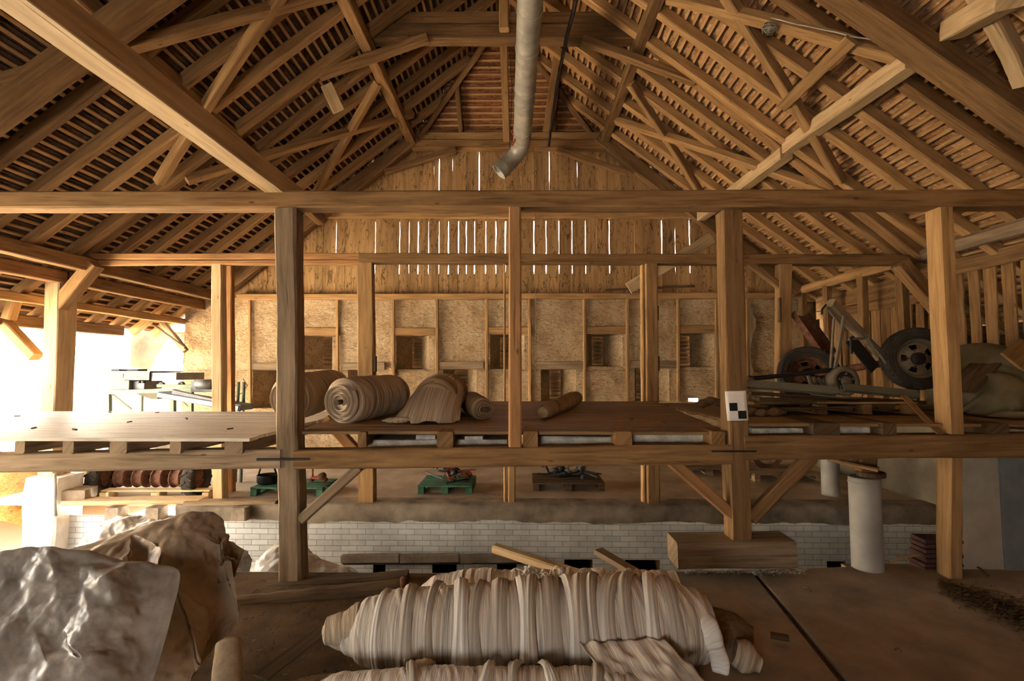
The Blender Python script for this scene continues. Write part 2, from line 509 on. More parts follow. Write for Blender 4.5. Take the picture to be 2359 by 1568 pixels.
# concrete slabs of the right hand floor
def floor_plate(name, pts, z0, z1, mat):
    b = MB()
    ps = [Pz(x, y, z1) for x, y in pts]
    lo = [Vector((p.x, p.y, z0)) for p in ps]
    n = len(ps); i = len(b.v)
    b.v += ps + lo
    b.face(range(n), [(p.x, p.y) for p in ps])
    for j in range(n):
        k = (j + 1) % n
        b.face((i + n + j, i + n + k, i + k, i + j), [(0, 0), (1, 0), (1, .1), (0, .1)])
    return struct(b.build(name, mat))
floor_plate('floor_slab', [(1990, 1640), (1729, 1314), (1560, 1316), (1510, 1330), (1500, 1380), (1560, 1470), (1640, 1640)], FL - .01, FL + .03, M['concrete'])
floor_plate('floor_slab', [(2600, 1640), (2600, 1302), (2230, 1298), (1980, 1304), (1860, 1309), (1738, 1313), (2018, 1640)], FL - .01, FL + .03, M['concrete'])

# front floor retaining edge and brick side of the pit
b = MB()
b.quadp((-8.4, 5.17, PIT), (7.9, 5.17, PIT), (7.9, 5.17, FL), (-8.4, 5.17, FL))
struct(b.build('wall_pit_front', M['brick']))
b = MB()
xb0, xb1 = -7.6, 6.3
holes = [(860, 888), (996, 1052), (1145, 1190), (1300, 1365), (1440, 1520), (1905, 1948)]
hx = [(P(a, 1300, 7.74).x, P(c, 1300, 7.74).x) for a, c in holes]
zt, zh = FL - .18, P(1300, 1288, 7.74).z
b.quadp((xb0, 7.74, zh), (xb1, 7.74, zh), (xb1, 7.74, zt), (xb0, 7.74, zt), uv=[(xb0, zh), (xb1, zh), (xb1, zt), (xb0, zt)])
xs = [xb0] + [q for h in hx for q in h] + [xb1]
for k in range(0, len(xs), 2):
    b.quadp((xs[k], 7.74, PIT), (xs[k + 1], 7.74, PIT), (xs[k + 1], 7.74, zh), (xs[k], 7.74, zh), uv=[(xs[k], PIT), (xs[k + 1], PIT), (xs[k + 1], zh), (xs[k], zh)])
for x0, x1 in hx:
    b.quadp((x0, 7.74, PIT), (x0, 9, PIT), (x0, 9, zh), (x0, 7.74, zh), mi=1)
    b.quadp((x1, 9, PIT), (x1, 7.74, PIT), (x1, 7.74, zh), (x1, 9, zh), mi=1)
    b.quadp((x0, 7.74, PIT + .002), (x0, 9, PIT + .002), (x1, 9, PIT + .002), (x1, 7.74, PIT + .002), mi=1)
    b.quadp((x0, 7.74, zh), (x0, 9, zh), (x1, 9, zh), (x1, 7.74, zh), mi=1)
    b.quadp((x0, 9, PIT), (x1, 9, PIT), (x1, 9, zh), (x0, 9, zh), mi=1)
struct(b.build('wall_pit_rear', [M['brick'], M['dirt_and_hole_shade']]))  # earth colour lines the openings to paint in their inner shade
# worn concrete feed lip above the feeding openings
for x0_, x1_, lab in ((788, 920, 'nearest the cracked grey post'), (923, 1057, 'second from the cracked grey post'), (1061, 1216, 'just left of the leaning squared timber')):
    a_, c_ = P(x0_, 1287, 7.66), P(x1_, 1284, 7.66)
    b = MB(); b.timber(a_, c_, .10, .12, up=Z, jit=.006, step=.2, ch=.01)
    tag(b.build('feed_lip', M['kerb']), 'worn concrete feed lip on the white brick, ' + lab, 'slab', 'concrete feed lips on the brick')
b = MB(); b.timber(P(790, 1298, 7.62), P(1210, 1296, 7.62), .03, .03, jit=.008, step=.2, ch=.005)
tag(b.build('feed_rail', M['black_iron']), 'dark iron rail under the concrete feed lips', 'rail')
# rough concrete kerb over the brick
b = MB()
def kerb(u, v):
    x = lerp(-5.3, 6.3, u)
    prof = [(7.71, -.25), (7.70, -.17), (7.70, -.06), (7.73, -.005), (7.85, .01), (8.1, .012)]
    k = v * 5; i = min(4, int(k)); t = k - i
    y = lerp(prof[i][0], prof[i + 1][0], t); z = lerp(prof[i][1], prof[i + 1][1], t)
    wob = n1(x * 1.4, v * 3, 1.7) * .02 + n1(x * 6, v * 5, 2.2) * .012
    if v == 0: z += n1(x * 1.1, 5, 5) * .06 + n1(x * 5, 5, 5) * .03
    return (x, y - wob, FL + z + wob * .4)
b.grid(kerb, 220, 10, 11.6, .8)
struct(b.build('trim_1', M['kerb']))

# ------------------------------------------------------------------ rear masonry wall with splayed niches
YM = 11.18
WX0, WX1 = P(424, 800, YM).x, 6.35
WZT = P(1200, 684, YM).z
nich = [(692, 768, 772, 851, .52, .28), (912, 988, 772, 851, .40, .30), (1129, 1208, 770, 850, .25, .3), (1352, 1434, 769, 844, .22, .32), (1567, 1644, 767, 845, .13, .34),
        (1020, 1098, 850, 925, .25, .4), (1246, 1327, 850, 925, .3, .33), (1463, 1541, 848, 925, .15, .33), (581, 642, 852, 940, .5, .3), (800, 872, 852, 940, .5, .3)]
NR = []
for x0, x1, y0, y1, f0, fw in nich:
    a = P(x0, y1, YM); c = P(x1, y0, YM)
    NR.append((a.x, c.x, a.z, c.z, f0, fw))
hole = (P(1586, 926, YM).x, P(1608, 926, YM).x, P(1586, 926, YM).z, P(1586, 917, YM).z)
RECT = [r[:4] for r in NR] + [hole]
b = MB()
def cuts(lo, hi, extra, step):
    s = sorted(set([lo, hi] + [e for e in extra if lo < e < hi])); out = []
    for p, q in zip(s, s[1:]):
        k = max(1, int(round((q - p) / step)))
        out += [lerp(p, q, i / k) for i in range(k)]
    return out + [hi]
cx = cuts(WX0, WX1, [r[0] for r in RECT] + [r[1] for r in RECT], .07)
cz = cuts(FL - .1, WZT, [r[2] for r in RECT] + [r[3] for r in RECT], .07)
edgex = set(); 
vid = {}
def wv(x, z):
    k = (round(x, 5), round(z, 5))
    if k not in vid:
        on = any(abs(x - e) < 1e-6 and r[2] - 1e-6 <= z <= r[3] + 1e-6 for r in RECT for e in r[:2]) or any(abs(z - e) < 1e-6 and r[0] - 1e-6 <= x <= r[1] + 1e-6 for r in RECT for e in r[2:])
        d = 0 if on else n1(x * 2.1, z * 2.1, .5) * .03 + n1(x * 8, z * 8, 2.5) * .016
        vid[k] = len(b.v); b.v.append(Vector((x, YM + d, z)))
    return vid[k]
for i in range(len(cx) - 1):
    for j in range(len(cz) - 1):
        mx, mz = (cx[i] + cx[i + 1]) / 2, (cz[j] + cz[j + 1]) / 2
        if any(r[0] < mx < r[1] and r[2] < mz < r[3] for r in RECT): continue
        q = [(cx[i], cz[j]), (cx[i + 1], cz[j]), (cx[i + 1], cz[j + 1]), (cx[i], cz[j + 1])]
        b.face([wv(*p) for p in q], q, 0, True)
# left jamb and thickness of the wall
b.quadp((WX0, YM + .6, FL), (WX0, YM, FL), (WX0, YM, WZT), (WX0, YM + .6, WZT))
b.quadp((WX0, YM, WZT), (WX1, YM, WZT), (WX1, YM + .6, WZT), (WX0, YM + .6, WZT))
h0, h1, h2, h3 = hole
b.quadp((h0, YM, h2), (h1, YM, h2), (h1, YM + .6, h2), (h0, YM + .6, h2))
b.quadp((h0, YM, h3), (h0, YM + .6, h3), (h1, YM + .6, h3), (h1, YM, h3))
struct(b.build('wall_back', M['masonry']))
for k, (x0, x1, z0, z1, f0, fw) in enumerate(NR):
    dpt = .55
    i0 = lerp(x0, x1, f0 * .55 + .12); i1 = i0 + (x1 - x0) * fw
    za, zb = z0 + .03, z1 - .02
    b = MB()
    f = [(x0, z0), (x1, z0), (x1, z1), (x0, z1)]; g = [(i0, za), (i1, za), (i1, zb), (i0, zb)]
    for q in range(4):
        p, r = f[q], f[(q + 1) % 4]; s, t = g[(q + 1) % 4], g[q]
        def rev(u, v, p=p, r=r, s=s, t=t):
            A = Vector((lerp(p[0], r[0], u), YM, lerp(p[1], r[1], u))); B = Vector((lerp(t[0], s[0], u), YM + dpt, lerp(t[1], s[1], u)))
            c = A.lerp(B, v); e = n1(c.x * 5, c.y * 5, c.z * 5) * .012 * (1 if 0 < v < 1 else 0)
            return c + Vector((e, 0, e))
        b.grid(rev, 8, 6, 1, .6, sm=True)
    w = struct(b.build('window_%d' % (k + 1), M['masonry']))
    b = MB()
    nsl = 7
    for q in range(nsl):
        zc = lerp(za, zb, (q + .5) / nsl)
        b.timber((i0 - .05, YM + dpt + .06, zc), (i1 + .05, YM + dpt + .06 + R.uniform(-.01, .02), zc + R.uniform(-.01, .01)), .05, (zb - za) / nsl * .62, up=Z, step=.1)
    b.box(((i0 + i1) / 2, YM + dpt + .30, (za + zb) / 2), (i1 - i0 + .5, .02, zb - za + .4))
    b.box(((i0 + i1) / 2, YM + dpt + .15, zb + .12), (i1 - i0 + .5, .3, .02))
    b.box(((i0 + i1) / 2, YM + dpt + .15, za - .12), (i1 - i0 + .5, .3, .02))
    b.box((i0 - .2, YM + dpt + .15, (za + zb) / 2), (.02, .3, zb - za + .4))
    b.box((i1 + .2, YM + dpt + .15, (za + zb) / 2), (.02, .3, zb - za + .4))
    b.build('slat_panel', M['dark_wood'], w)
    b = MB()
    ext = .10
    b.timber((x0 - ext, YM - .005, z1 + .085), (x1 + ext * 1.5, YM - .005, z1 + .085), .12, .17, up=Z, jit=.012, step=.15)
    b.build('lintel', M['oak_light'] if k < 5 else M['oak_grey'], w)

# ------------------------------------------------------------------ board gable with daylight in the gaps
def gable_boards(name, bounds, zlo, zhi, Yp, mat, half, wav, long_=True):
    b = MB()
    for k in range(len(bounds) - 1):
        (xa, ga, ta), (xb, gb, tb) = bounds[k], bounds[k + 1]
        n = 16
        s0 = R.random() * 50
        fr = []; 
        top = []
        xm = (xa + xb) / 2
        zt = min(zhi, roof_z(xm) + .22)
        if zt - zlo < .05: continue
        ou, ov = R.random() * 30, R.random() * 30
        rings = []
        for i in range(n + 1):
            t = i / n; z = lerp(zlo, zt, t)
            wl_ = ga * (1 if ta(t) else .05) + wav * n1(z * 3.0, s0, 1) * (ga > .004)
            wr_ = gb * (1 if tb(t) else .05) + wav * n1(z * 3.0, s0, 9) * (gb > .004)
            lap = -.004 if k % 2 else .0012
            l = xa + (lap if ga == 0 else max(.0012, wl_)); r = xb - (lap if gb == 0 else max(.0012, wr_))
            yo = .006 if k % 2 else 0
            rings.append([(l, Yp + yo, z), (r, Yp + yo, z), (r, Yp + .026 + yo, z), (l, Yp + .026 + yo, z)])
        w = xb - xa
        b.rings(rings, [zlo + (zt - zlo) * i / n for i in range(n + 1)], [0, w, w + .03, 2 * w + .03, 2 * w + .06], ou=ou, ov=ov)
    return struct(b.build(name, mat))
A_ = lambda t: True
gpx = [774, 795, 864, 892, 920, 942, 963, 987, 1011, 1033, 1056, 1074, 1093, 1119, 1142, 1164, 1200, 1230, 1258, 1288, 1318, 1349, 1375, 1404, 1434, 1462, 1495, 1525, 1556, 1589]
faint = {795, 892, 1200, 1375, 1462, 1495, 1434}
mk = lambda px: P(px, 540, 11.25).x
bounds = []
x = -7.4
while x < mk(774) - .25:
    bounds.append((x, 0.0, A_)); x += R.uniform(.17, .26)
for px in gpx:
    g = .002 if px in faint else R.uniform(.006, .0105)
    lo = R.uniform(.31, .37)
    bounds.append((mk(px), g, (lambda t, lo=lo: t > lo and t < .965)))
x = mk(1589) + .25
while x < 7.0:
    bounds.append((x, 0.0, A_)); x += R.uniform(.17, .26)
# split wide boards
fb = [bounds[0]]
for q in bounds[1:]:
    if q[0] - fb[-1][0] > .36: fb.append(((q[0] + fb[-1][0]) / 2, 0.0, A_))
    fb.append(q)
gable_boards('wall_gable_lower', fb, WZT - .1, 3.50, 11.27, M['gable'], 0, .014)
gp2 = [(870, 0), (902, 0), (933, 0), (965, 0), (998, .003), (1010, .010), (1041, .004), (1072, 0), (1103, .011), (1133, 0), (1165, 0), (1195, 0), (1230, 0), (1266, .007), (1285, 0), (1314, 0), (1331, .004), (1345, 0), (1375, 0), (1403, 0), (1432, 0), (1460, 0)]
bounds = []
x = -5.2
while x < P(870, 400, 11.2).x - .2:
    bounds.append((x, 0.0, A_)); x += .29
for px, g in gp2:
    t0_, t1_ = {998: (.53, .66), 1010: (0, .72), 1041: (.6, .71), 1103: (0, .76), 1266: (.48, .76), 1331: (.55, .68)}.get(px, (0, 1))
    bounds.append((P(px, 400, 11.2).x, g, (lambda t, a=t0_, c=t1_: a <= t <= c)))
x = P(1460, 400, 11.2).x + .29
while x < 5:
    bounds.append((x, 0.0, A_)); x += .29
gable_boards('wall_gable_upper', bounds, 3.42, 5.45, 11.30, M['gable'], 0, .0)
# backing boards close the seams where the boards lap
b = MB()
b.quadp((-7.4, 11.335, WZT - .3), (6.6, 11.335, WZT - .3), (6.6, 11.335, 2.2), (-7.4, 11.335, 2.2))
struct(b.build('wall_gable_lining', M['dark_wood']))
# round knot hole showing daylight is cut beside the duct: leave a short stub of open board

# ------------------------------------------------------------------ roof: tiles on laths
RAF = .16
GA = .135
HY0, HZ, HHW = 9.39, 5.29, 2.08          # ridge end, hip eaves height, half width of the hip there
HY1 = 11.3
def y_end(z):
    return 11.45 if z < HZ else HY0 + (ZR + .25 - z) / (ZR - HZ) * (HY1 - HY0)
def roof_side(name, side, s0, mat):
    s1 = (XC - XL) * NN + .12
    nv = NLv if side < 0 else NRv
    def pt(s, y, n):
        X = XL + s / NN if side < 0 else XR - s / NN
        return Vector((X, y, ZP + s / NN * SL)) + nv * n
    b = MB()
    n0 = RAF + .026
    k = int((s1 - s0) / GA)
    for i in range(k):
        s = s0 + (i + 1) * GA
        ye = y_end(ZP + s / NN * SL)
        y = 3.6
        off = .09 if i % 2 else 0
        y += -off
        while y < ye:
            w = .18
            j0, j1 = R.uniform(-.003, .004), R.uniform(-.003, .004)
            ou, ov = R.random() * 60, R.random() * 60
            a = pt(s + .01, y - .003, n0 + j0); c = pt(s + .01, y + w + .003, n0 + j1)
            d = pt(s - GA * 1.12, y + w + .003, n0 + .03 + j1); e = pt(s - GA * 1.12, y - .003, n0 + .03 + j0)
            d2 = pt(s - GA * 1.12, y + w + .003, n0 + .012); e2 = pt(s - GA * 1.12, y - .003, n0 + .012)
            b.quadp(e, d, c, a, uv=[(ou, ov), (ou + .18, ov), (ou + .18, ov + .15), (ou, ov + .15)])
            b.quadp(e2, d2, d, e, uv=[(ou, ov), (ou + .18, ov), (ou + .18, ov + .02), (ou, ov + .02)])
            y += w
    # roof nearer the gateway, behind the viewer
    p = [pt(s0, -3.7, n0 + .03), pt(s0, 3.62, n0 + .03), pt(s1, 3.62, n0 + .03), pt(s1, -3.7, n0 + .03)]
    b.quadp(*p)
    # outer skin keeps daylight out between courses
    b.quadp(pt(s0, -3.7, n0 + .07), pt(s0, 11.5, n0 + .07), pt((5.2 - ZP) / SL * NN, 11.5, n0 + .07), pt((5.2 - ZP) / SL * NN, -3.7, n0 + .07))
    b.quadp(pt((5.2 - ZP) / SL * NN, -3.7, n0 + .07), pt((5.2 - ZP) / SL * NN, 11.4, n0 + .07), pt(s1, HY0, n0 + .07), pt(s1, -3.7, n0 + .07))
    o = struct(b.build(name, mat))
    b = MB()
    for i in range(k):
        s = s0 + (i + .55) * GA
        ye = y_end(ZP + s / NN * SL) - .05
        if ye < 3.8: continue
        b.timber(pt(s, 3.6, RAF + .012), pt(s, ye, RAF + .006), .042, .034, up=nv, jit=.005, step=.6, ch=.002)
    b.build('lath_layer', M['batten'], o)
    return o
roof_side('roof_left', -1, -1.9, M['tile_shaded'])
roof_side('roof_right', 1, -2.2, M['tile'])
# ridge cap
b = MB()
for sx in (-1, 1):
    b.quadp((XC - sx * .05, -3.8, ZR + .52), (XC - sx * .05, HY0 + .3, ZR + .52), (XC + sx * .6, HY0 + .3, ZR + .02), (XC + sx * .6, -3.8, ZR + .02))
struct(b.build('roof_ridge', M['tile_red']))
# half hip over the gable
hn = Vector((0, (ZR - HZ), (HY1 - HY0))).normalized()
b = MB()
hl = sqrt((ZR - HZ) ** 2 + (HY1 - HY0) ** 2)
def hp(x, s, n):
    t = s / hl
    return Vector((XC + x, HY1 - (HY1 - HY0) * t, HZ + (ZR - HZ) * t)) + hn * n
k = int(hl / GA) + 2
b2 = MB()
for i in range(-1, k):
    s = (i + 1) * GA
    hw = HHW * (1 - s / hl) + .25
    if hw < .05: continue
    x = -hw + (.09 if i % 2 else 0)
    while x < hw:
        ou, ov = R.random() * 60, R.random() * 60
        n0 = .10
        b.quadp(hp(x, s - GA * 1.12, n0 + .03), hp(x + .18, s - GA * 1.12, n0 + .03 + R.uniform(-.003, .004)), hp(x + .18, s + .01, n0), hp(x, s + .01, n0), uv=[(ou, ov), (ou + .18, ov), (ou + .18, ov + .15), (ou, ov + .15)])
        b.quadp(hp(x, s - GA * 1.12, n0 + .008), hp(x + .18, s - GA * 1.12, n0 + .008), hp(x + .18, s - GA * 1.12, n0 + .03), hp(x, s - GA * 1.12, n0 + .03), uv=[(ou, ov), (ou + .18, ov), (ou + .18, ov + .02), (ou, ov + .02)])
        x += .18
    b2.timber(hp(-hw, s - .05, .088), hp(hw, s - .05, .088), .045, .022, up=hn, jit=.004, step=.6, ch=.002)
b.quadp(hp(-HHW - .3, -.2, .17), hp(HHW + .3, -.2, .17), hp(.1, hl + .1, .17), hp(-.1, hl + .1, .17))
rh = struct(b.build('roof_hip', M['tile_red']))
b2.build('lath_layer', M['batten'], rh)

# ------------------------------------------------------------------ right wall: slatted boards over a dark lean-to
b = MB()
XW = 6.62
y = 1.0
while y < 11.0:
    w = R.uniform(.15, .18) if y < 8.3 else R.uniform(.16, .24)
    g = R.uniform(.07, .10) if y < 8.3 else R.uniform(.004, .03) * (1 if R.random() < .7 else 3)
    zt = 1.50 if y < 8.3 else 1.15
    b.timber((XW + R.uniform(-.004, .004), y + w / 2, -.75), (XW, y + w / 2, zt), .024, w, up=Yv, jit=.010, step=.3, ch=.003)
    y += w + g
struct(b.build('wall_right', M['oak']))
b = MB()
b.timber((6.56, 1.0, 1.55), (6.56, 8.35, 1.55), .04, .23, up=Z)
struct(b.build('trim_2', M['oak']))
b = MB()
for z in (1.18, 1.36, 1.52):
    b.timber((6.57, 8.3, z), (6.57, 11.15, z + .02), .03, .17, up=Z)
struct(b.build('trim_3', M['oak']))
b = MB()
b.quadp((7.9, -3.6, PIT), (7.9, 11.4, PIT), (7.9, 11.4, .75), (7.9, -3.6, .75))
b.quadp((6.3, 11.35, PIT), (7.9, 11.35, PIT), (7.9, 11.35, 3), (6.3, 11.35, 3))
struct(b.build('wall_right_outer', M['dark_wood']))
b = MB()
b.quadp((6.3, 11.2, PIT), (6.3, 5.2, PIT), (6.3, 5.2, -.75), (6.3, 11.2, -.75))
b.quadp((6.3, 5.2, PIT), (7.9, 5.2, PIT), (7.9, 5.2, -.75), (6.3, 5.2, -.75))
struct(b.build('wall_right_lower', M['concrete_dark']))
# gateway wall behind the viewer
b = MB()
yw = -3.6
b.quadp((-8.4, yw, FL), (-2.9, yw, FL), (-2.9, yw, 8), (-8.4, yw, 8))
b.quadp((-1.2, yw, FL), (7.9, yw, FL), (7.9, yw, 8), (-1.2, yw, 8))
b.quadp((-2.9, yw, .1), (-1.2, yw, .1), (-1.2, yw, 8), (-2.9, yw, 8))
struct(b.build('wall_front', M['dark_wood']))
b = MB()
b.quadp((-8.38, -3.6, -3.1), (-8.38, 2.2, -3.1), (-8.38, 2.2, .8), (-8.38, -3.6, .8))
struct(b.build('wall_left', M['dark_wood']))

# ------------------------------------------------------------------ the yard seen through the open left side
b = MB()
b.box((-16.5, 27.0, .4), (.3, 22, 7.0))
b.box((-22.0, 2.0, .4), (.3, 27, 7.0))
o = b.build('neighbouring_house', M['white_plaster'])
tag(o, 'blown out white house wall across the yard, left of the big aisle post', 'building')
sh = thing('yard_shed', 'grey corrugated shed with a window, seen past the brace at far left', 'shed', (-16.5, 15.6, -3.1))
b = MB()
x0 = P(-160, 800, 15.5).x; x1 = P(82, 800, 15.5).x; zb_, zt_ = P(40, 858, 15.5).z, P(40, 700, 15.5).z
xx = x0
rings = []
prof = []
q = 0
while xx < x1:
    prof.append((xx, 15.5 + (.03 if q % 2 else 0))); xx += .09; q += 1
for (xa, ya), (xb, yb) in zip(prof, prof[1:]):
    b.quadp((xa, ya, zb_), (xb, yb, zb_), (xb, yb, zt_), (xa, ya, zt_))
b.build('siding', M['siding'], sh)
b = MB(); b.box(((x0 + x1) / 2, 15.62, (-3.1 + zb_) / 2), (x1 - x0, .2, zb_ + 3.1)); b.build('plinth', M['white_plaster'], sh)
wa, wb = P(6, 845, 15.45), P(74, 797, 15.45)
b = MB(); b.box(((wa.x + wb.x) / 2, 15.46, (wa.z + wb.z) / 2), (wb.x - wa.x, .05, wb.z - wa.z))
win = b.build('window_frame', M['oak_red'], sh)
b = MB()
for t in (.25, .75):
    b.box((lerp(wa.x, wb.x, t), 15.43, (wa.z + wb.z) / 2), ((wb.x - wa.x) * .44, .03, (wb.z - wa.z) * .86))
b.build('pane', M['glass_dark'], win)

b = MB()
ya = 13.2
a_, c_ = P(286, 950, ya), P(470, 764, ya)
def silo(u, v):
    x = lerp(a_.x, c_.x, u); return (x, ya + .25 * u * u, lerp(-3.1, c_.z, v))
b.grid(silo, 10, 6, 2, 3)
b.quadp((a_.x, ya, -3.1), (a_.x, ya + .4, -3.1), (a_.x, ya + .4, c_.z), (a_.x, ya, c_.z))
b.quadp((a_.x, ya, c_.z), (a_.x, ya + .5, c_.z), (c_.x, ya + .5, c_.z), (c_.x, ya, c_.z))
tag(b.build('concrete_wall', M['concrete_dark']), 'stained concrete yard wall behind the green machine, beyond the barn corner', 'wall')
b = MB()
pa = P(246, 950, 12.6); pb = P(290, 745, 12.6)
b.box(((pa.x + pb.x) / 2, 12.6, (-3.1 + pb.z) / 2 + .1), (pb.x - pa.x, .4, pb.z + 3.1))
gp = b.build('gate_pillar', M['white_plaster'])
tag(gp, 'white rust-stained pillar standing outside behind the machine', 'pillar')
b = MB()
b.box((pb.x - .06, 12.45, (-3.1 + pb.z) / 2), (.16, .2, pb.z + 3.1))
b.build('side_post', M['oak_grey'], gp)
b = MB()
b.box(((pa.x + pb.x) / 2 - .08, 12.39, P(262, 855, 12.4).z), (pb.x - pa.x - .1, .02, .05))
b.build('rust_band', M['rust'], gp)

# unseen roof on posts, added only to shade the concrete wall and the pillar
b = MB()
b.box((-10.6, 14.2, 3.6), (4.6, 5.4, .12), Matrix.Rotation(.12, 3, 'Y'))
o = b.build('added_shade_roof', M['tile_shaded'])
tag(o, 'unseen roof added to shade the concrete yard wall and the pillar', 'roof')
for yy in (11.9, 16.6):
    T_ = MB(); T_.timber((-12.6, yy, -3.1), (-12.6, yy, 3.72), .16, .16, up=Yv); T_.build('added_roof_post', M['oak'], o)
# golden straw heap outside
b = MB()
def heap(u, v):
    x = lerp(-14.5, -7.9, u); y = lerp(7.95, 13.0, v)
    h = 1.45 * max(0, 1 - ((u - .62) / .62) ** 2) * max(0, sin(pi * min(1, v * .75 + .25))) + .15 * n1(x * 2, y * 2, 0) + .06 * n1(x * 9, y * 9, 2)
    return (x, y, -3.12 + max(0, h))
b.grid(heap, 70, 50, 5, 5)
o = b.build('straw_heap', M['straw'])
tag(o, 'golden heap of loose straw lying outside behind the left brick pedestal', 'straw heap', None, 'stuff')
# ------------------------------------------------------------------ the timber frame
def T(name, label, cat, a, b, w, h, mat='oak', group=None, up=Z, **kw):
    m = MB(); m.timber(a, b, w, h, up=up, **kw)
    return tag(m.build(name, M[mat] if isinstance(mat, str) else mat), label, cat, group)
def dn(p, z): return Vector((p.x, p.y, z))

# front frame
T('tie_beam', 'long hewn tie beam spanning the whole barn on top of the four front posts', 'beam',
  P(-90, 459, 4.9) + Yv * .1, P(2450, 454, 4.9) + Yv * .1, .20, .172, group='beams of the front frame', jit=.006)
p = P(652, 478, 4.9); q = P(664, 1334, 4.9)
T('timber_post', 'weathered grey oak post, thickest and most cracked, standing by the plastic heap', 'post',
  Vector((q.x, 5.01, FL)), Vector((p.x + .01, 5.01, p.z)), .215, .20, 'oak_grey', 'posts of the front frame', up=Yv, jit=.016, step=.18, ch=.02)
p = P(1186, 476, 4.9); q = P(1187, 1030, 4.9)
T('timber_post', 'slim square post between the two front posts, ending on the loft beam', 'post',
  Vector((q.x, 4.965, q.z)), Vector((p.x, 4.965, p.z)), .125, .13, 'oak_red', 'posts of the front frame', up=Yv, jit=.006)
p = P(1689, 482, 4.9); q = P(1711, 1274, 4.9)
T('timber_post', 'thick brown front post carrying the checkered paper target', 'post',
  Vector((q.x, 5.01, q.z)), Vector((p.x, 5.01, p.z)), .20, .20, 'oak', 'posts of the front frame', up=Yv, jit=.012, step=.2)
p = P(2182, 476, 4.9); q = P(2213, 1000, 4.9)
T('timber_post', 'square front post in front of the big spoked trailer wheel', 'post',
  Vector((q.x - .02, 5.0, q.z)), Vector((p.x, 5.0, p.z)), .145, .19, 'oak_light', 'posts of the front frame', up=Yv, jit=.006)
p = P(2205, 1052, 4.9); q = P(2208, 1300, 4.9)
T('timber_post', 'short post under the loft beam beside the beige wall panel', 'post',
  Vector((q.x + .09, 5.12, FL)), Vector((p.x + .06, 5.06, p.z)), .13, .17, 'oak_light', 'posts under the loft', up=Yv, jit=.012)
T('loft_beam', 'pale loft beam carrying five sawn joist ends, left of the cracked grey post', 'beam',
  P(-90, 1068, 4.9) + Yv * .09, P(646, 1056, 4.9) + Yv * .09, .19, .185, 'oak_grey', 'beams under the loft edge', jit=.010)
T('loft_beam', 'brown loft beam between the cracked grey post and the post with the paper target', 'beam',
  P(676, 1059, 4.9) + Yv * .09, P(1688, 1046, 4.9) + Yv * .09, .19, .19, 'oak', 'beams under the loft edge', jit=.008)
T('loft_beam', 'split dark loft beam running right from the post with the paper target', 'beam',
  P(1716, 1032, 4.9) + Yv * .09, P(2450, 1026, 4.9) + Yv * .09, .19, .225, 'oak', 'beams under the loft edge', jit=.010)
T('knee_brace', 'short brace from the cracked grey post up to the loft beam', 'brace',
  P(694, 1196, 4.97), P(828, 1074, 4.97), .10, .10, 'oak_grey', 'braces below the loft', up=Yv)
T('knee_brace', 'brown brace rising left from the target post to the loft beam', 'brace',
  P(1690, 1188, 4.97), P(1545, 1060, 4.97), .11, .10, 'oak_red', 'braces below the loft', up=Yv)
T('knee_brace', 'grey brown brace rising right from the target post to the dark loft beam', 'brace',
  P(1728, 1194, 4.97), P(1868, 1050, 4.97), .12, .10, 'oak', 'braces below the loft', up=Yv)
T('sill_block', 'thick short timber sill lying under the foot of the target post', 'timber block',
  P(1568, 1290, 4.75) + Yv * .25, P(1848, 1286, 4.75) + Yv * .25, .34, .245, 'oak_grey', jit=.012, ch=.02)

# joist ends and blocks on the loft beams
jm = []
for px, w, lab in ((45, .10, 'sawn joist end on the pale loft beam, first from the left edge'), (157, .11, 'round joist end on the pale loft beam, second from the left edge'), (272, .17, 'broad joist end on the pale loft beam, third from the left edge'),
                   (404, .11, 'narrow joist end on the pale loft beam, fourth from the left edge'), (538, .18, 'broad joist end on the pale loft beam next to the cracked grey post')):
    c = P(px, 1030, 4.86)
    T('loft_joist', lab, 'joist', c, c + Vector((.05, 2.95, .0)), w, .125, 'oak_grey', 'joists of the left loft', jit=.006)
for px, w, lab in ((834, .085, 'joist block on the brown loft beam nearest the cracked grey post'), (1025, .16, 'joist block on the brown loft beam between the two white slabs'),
                   (1222, .14, 'joist block on the brown loft beam just right of the slim post'), (1437, .16, 'joist block on the brown loft beam between two white strips'), (1655, .13, 'joist block against the target post')):
    c = P(px, 1012, 4.92)
    T('loft_joist', lab, 'joist', c, c + Vector((.0, 2.8, .06)), w, .155, 'oak', 'joists of the middle loft', jit=.006)
for px, w, lab in ((1905, .25, 'dark joist block on the split loft beam under the pale metal channel'), (2050, .13, 'dark joist block on the split loft beam nearest the trailer wheel post'), (2300, .2, 'dark joist block on the split loft beam right of the trailer wheel post')):
    c = P(px, 990, 4.92)
    T('loft_joist', lab, 'joist', c, c + Vector((.0, 2.8, .04)), w, .13, 'dark_wood', 'joists of the right loft', jit=.006)
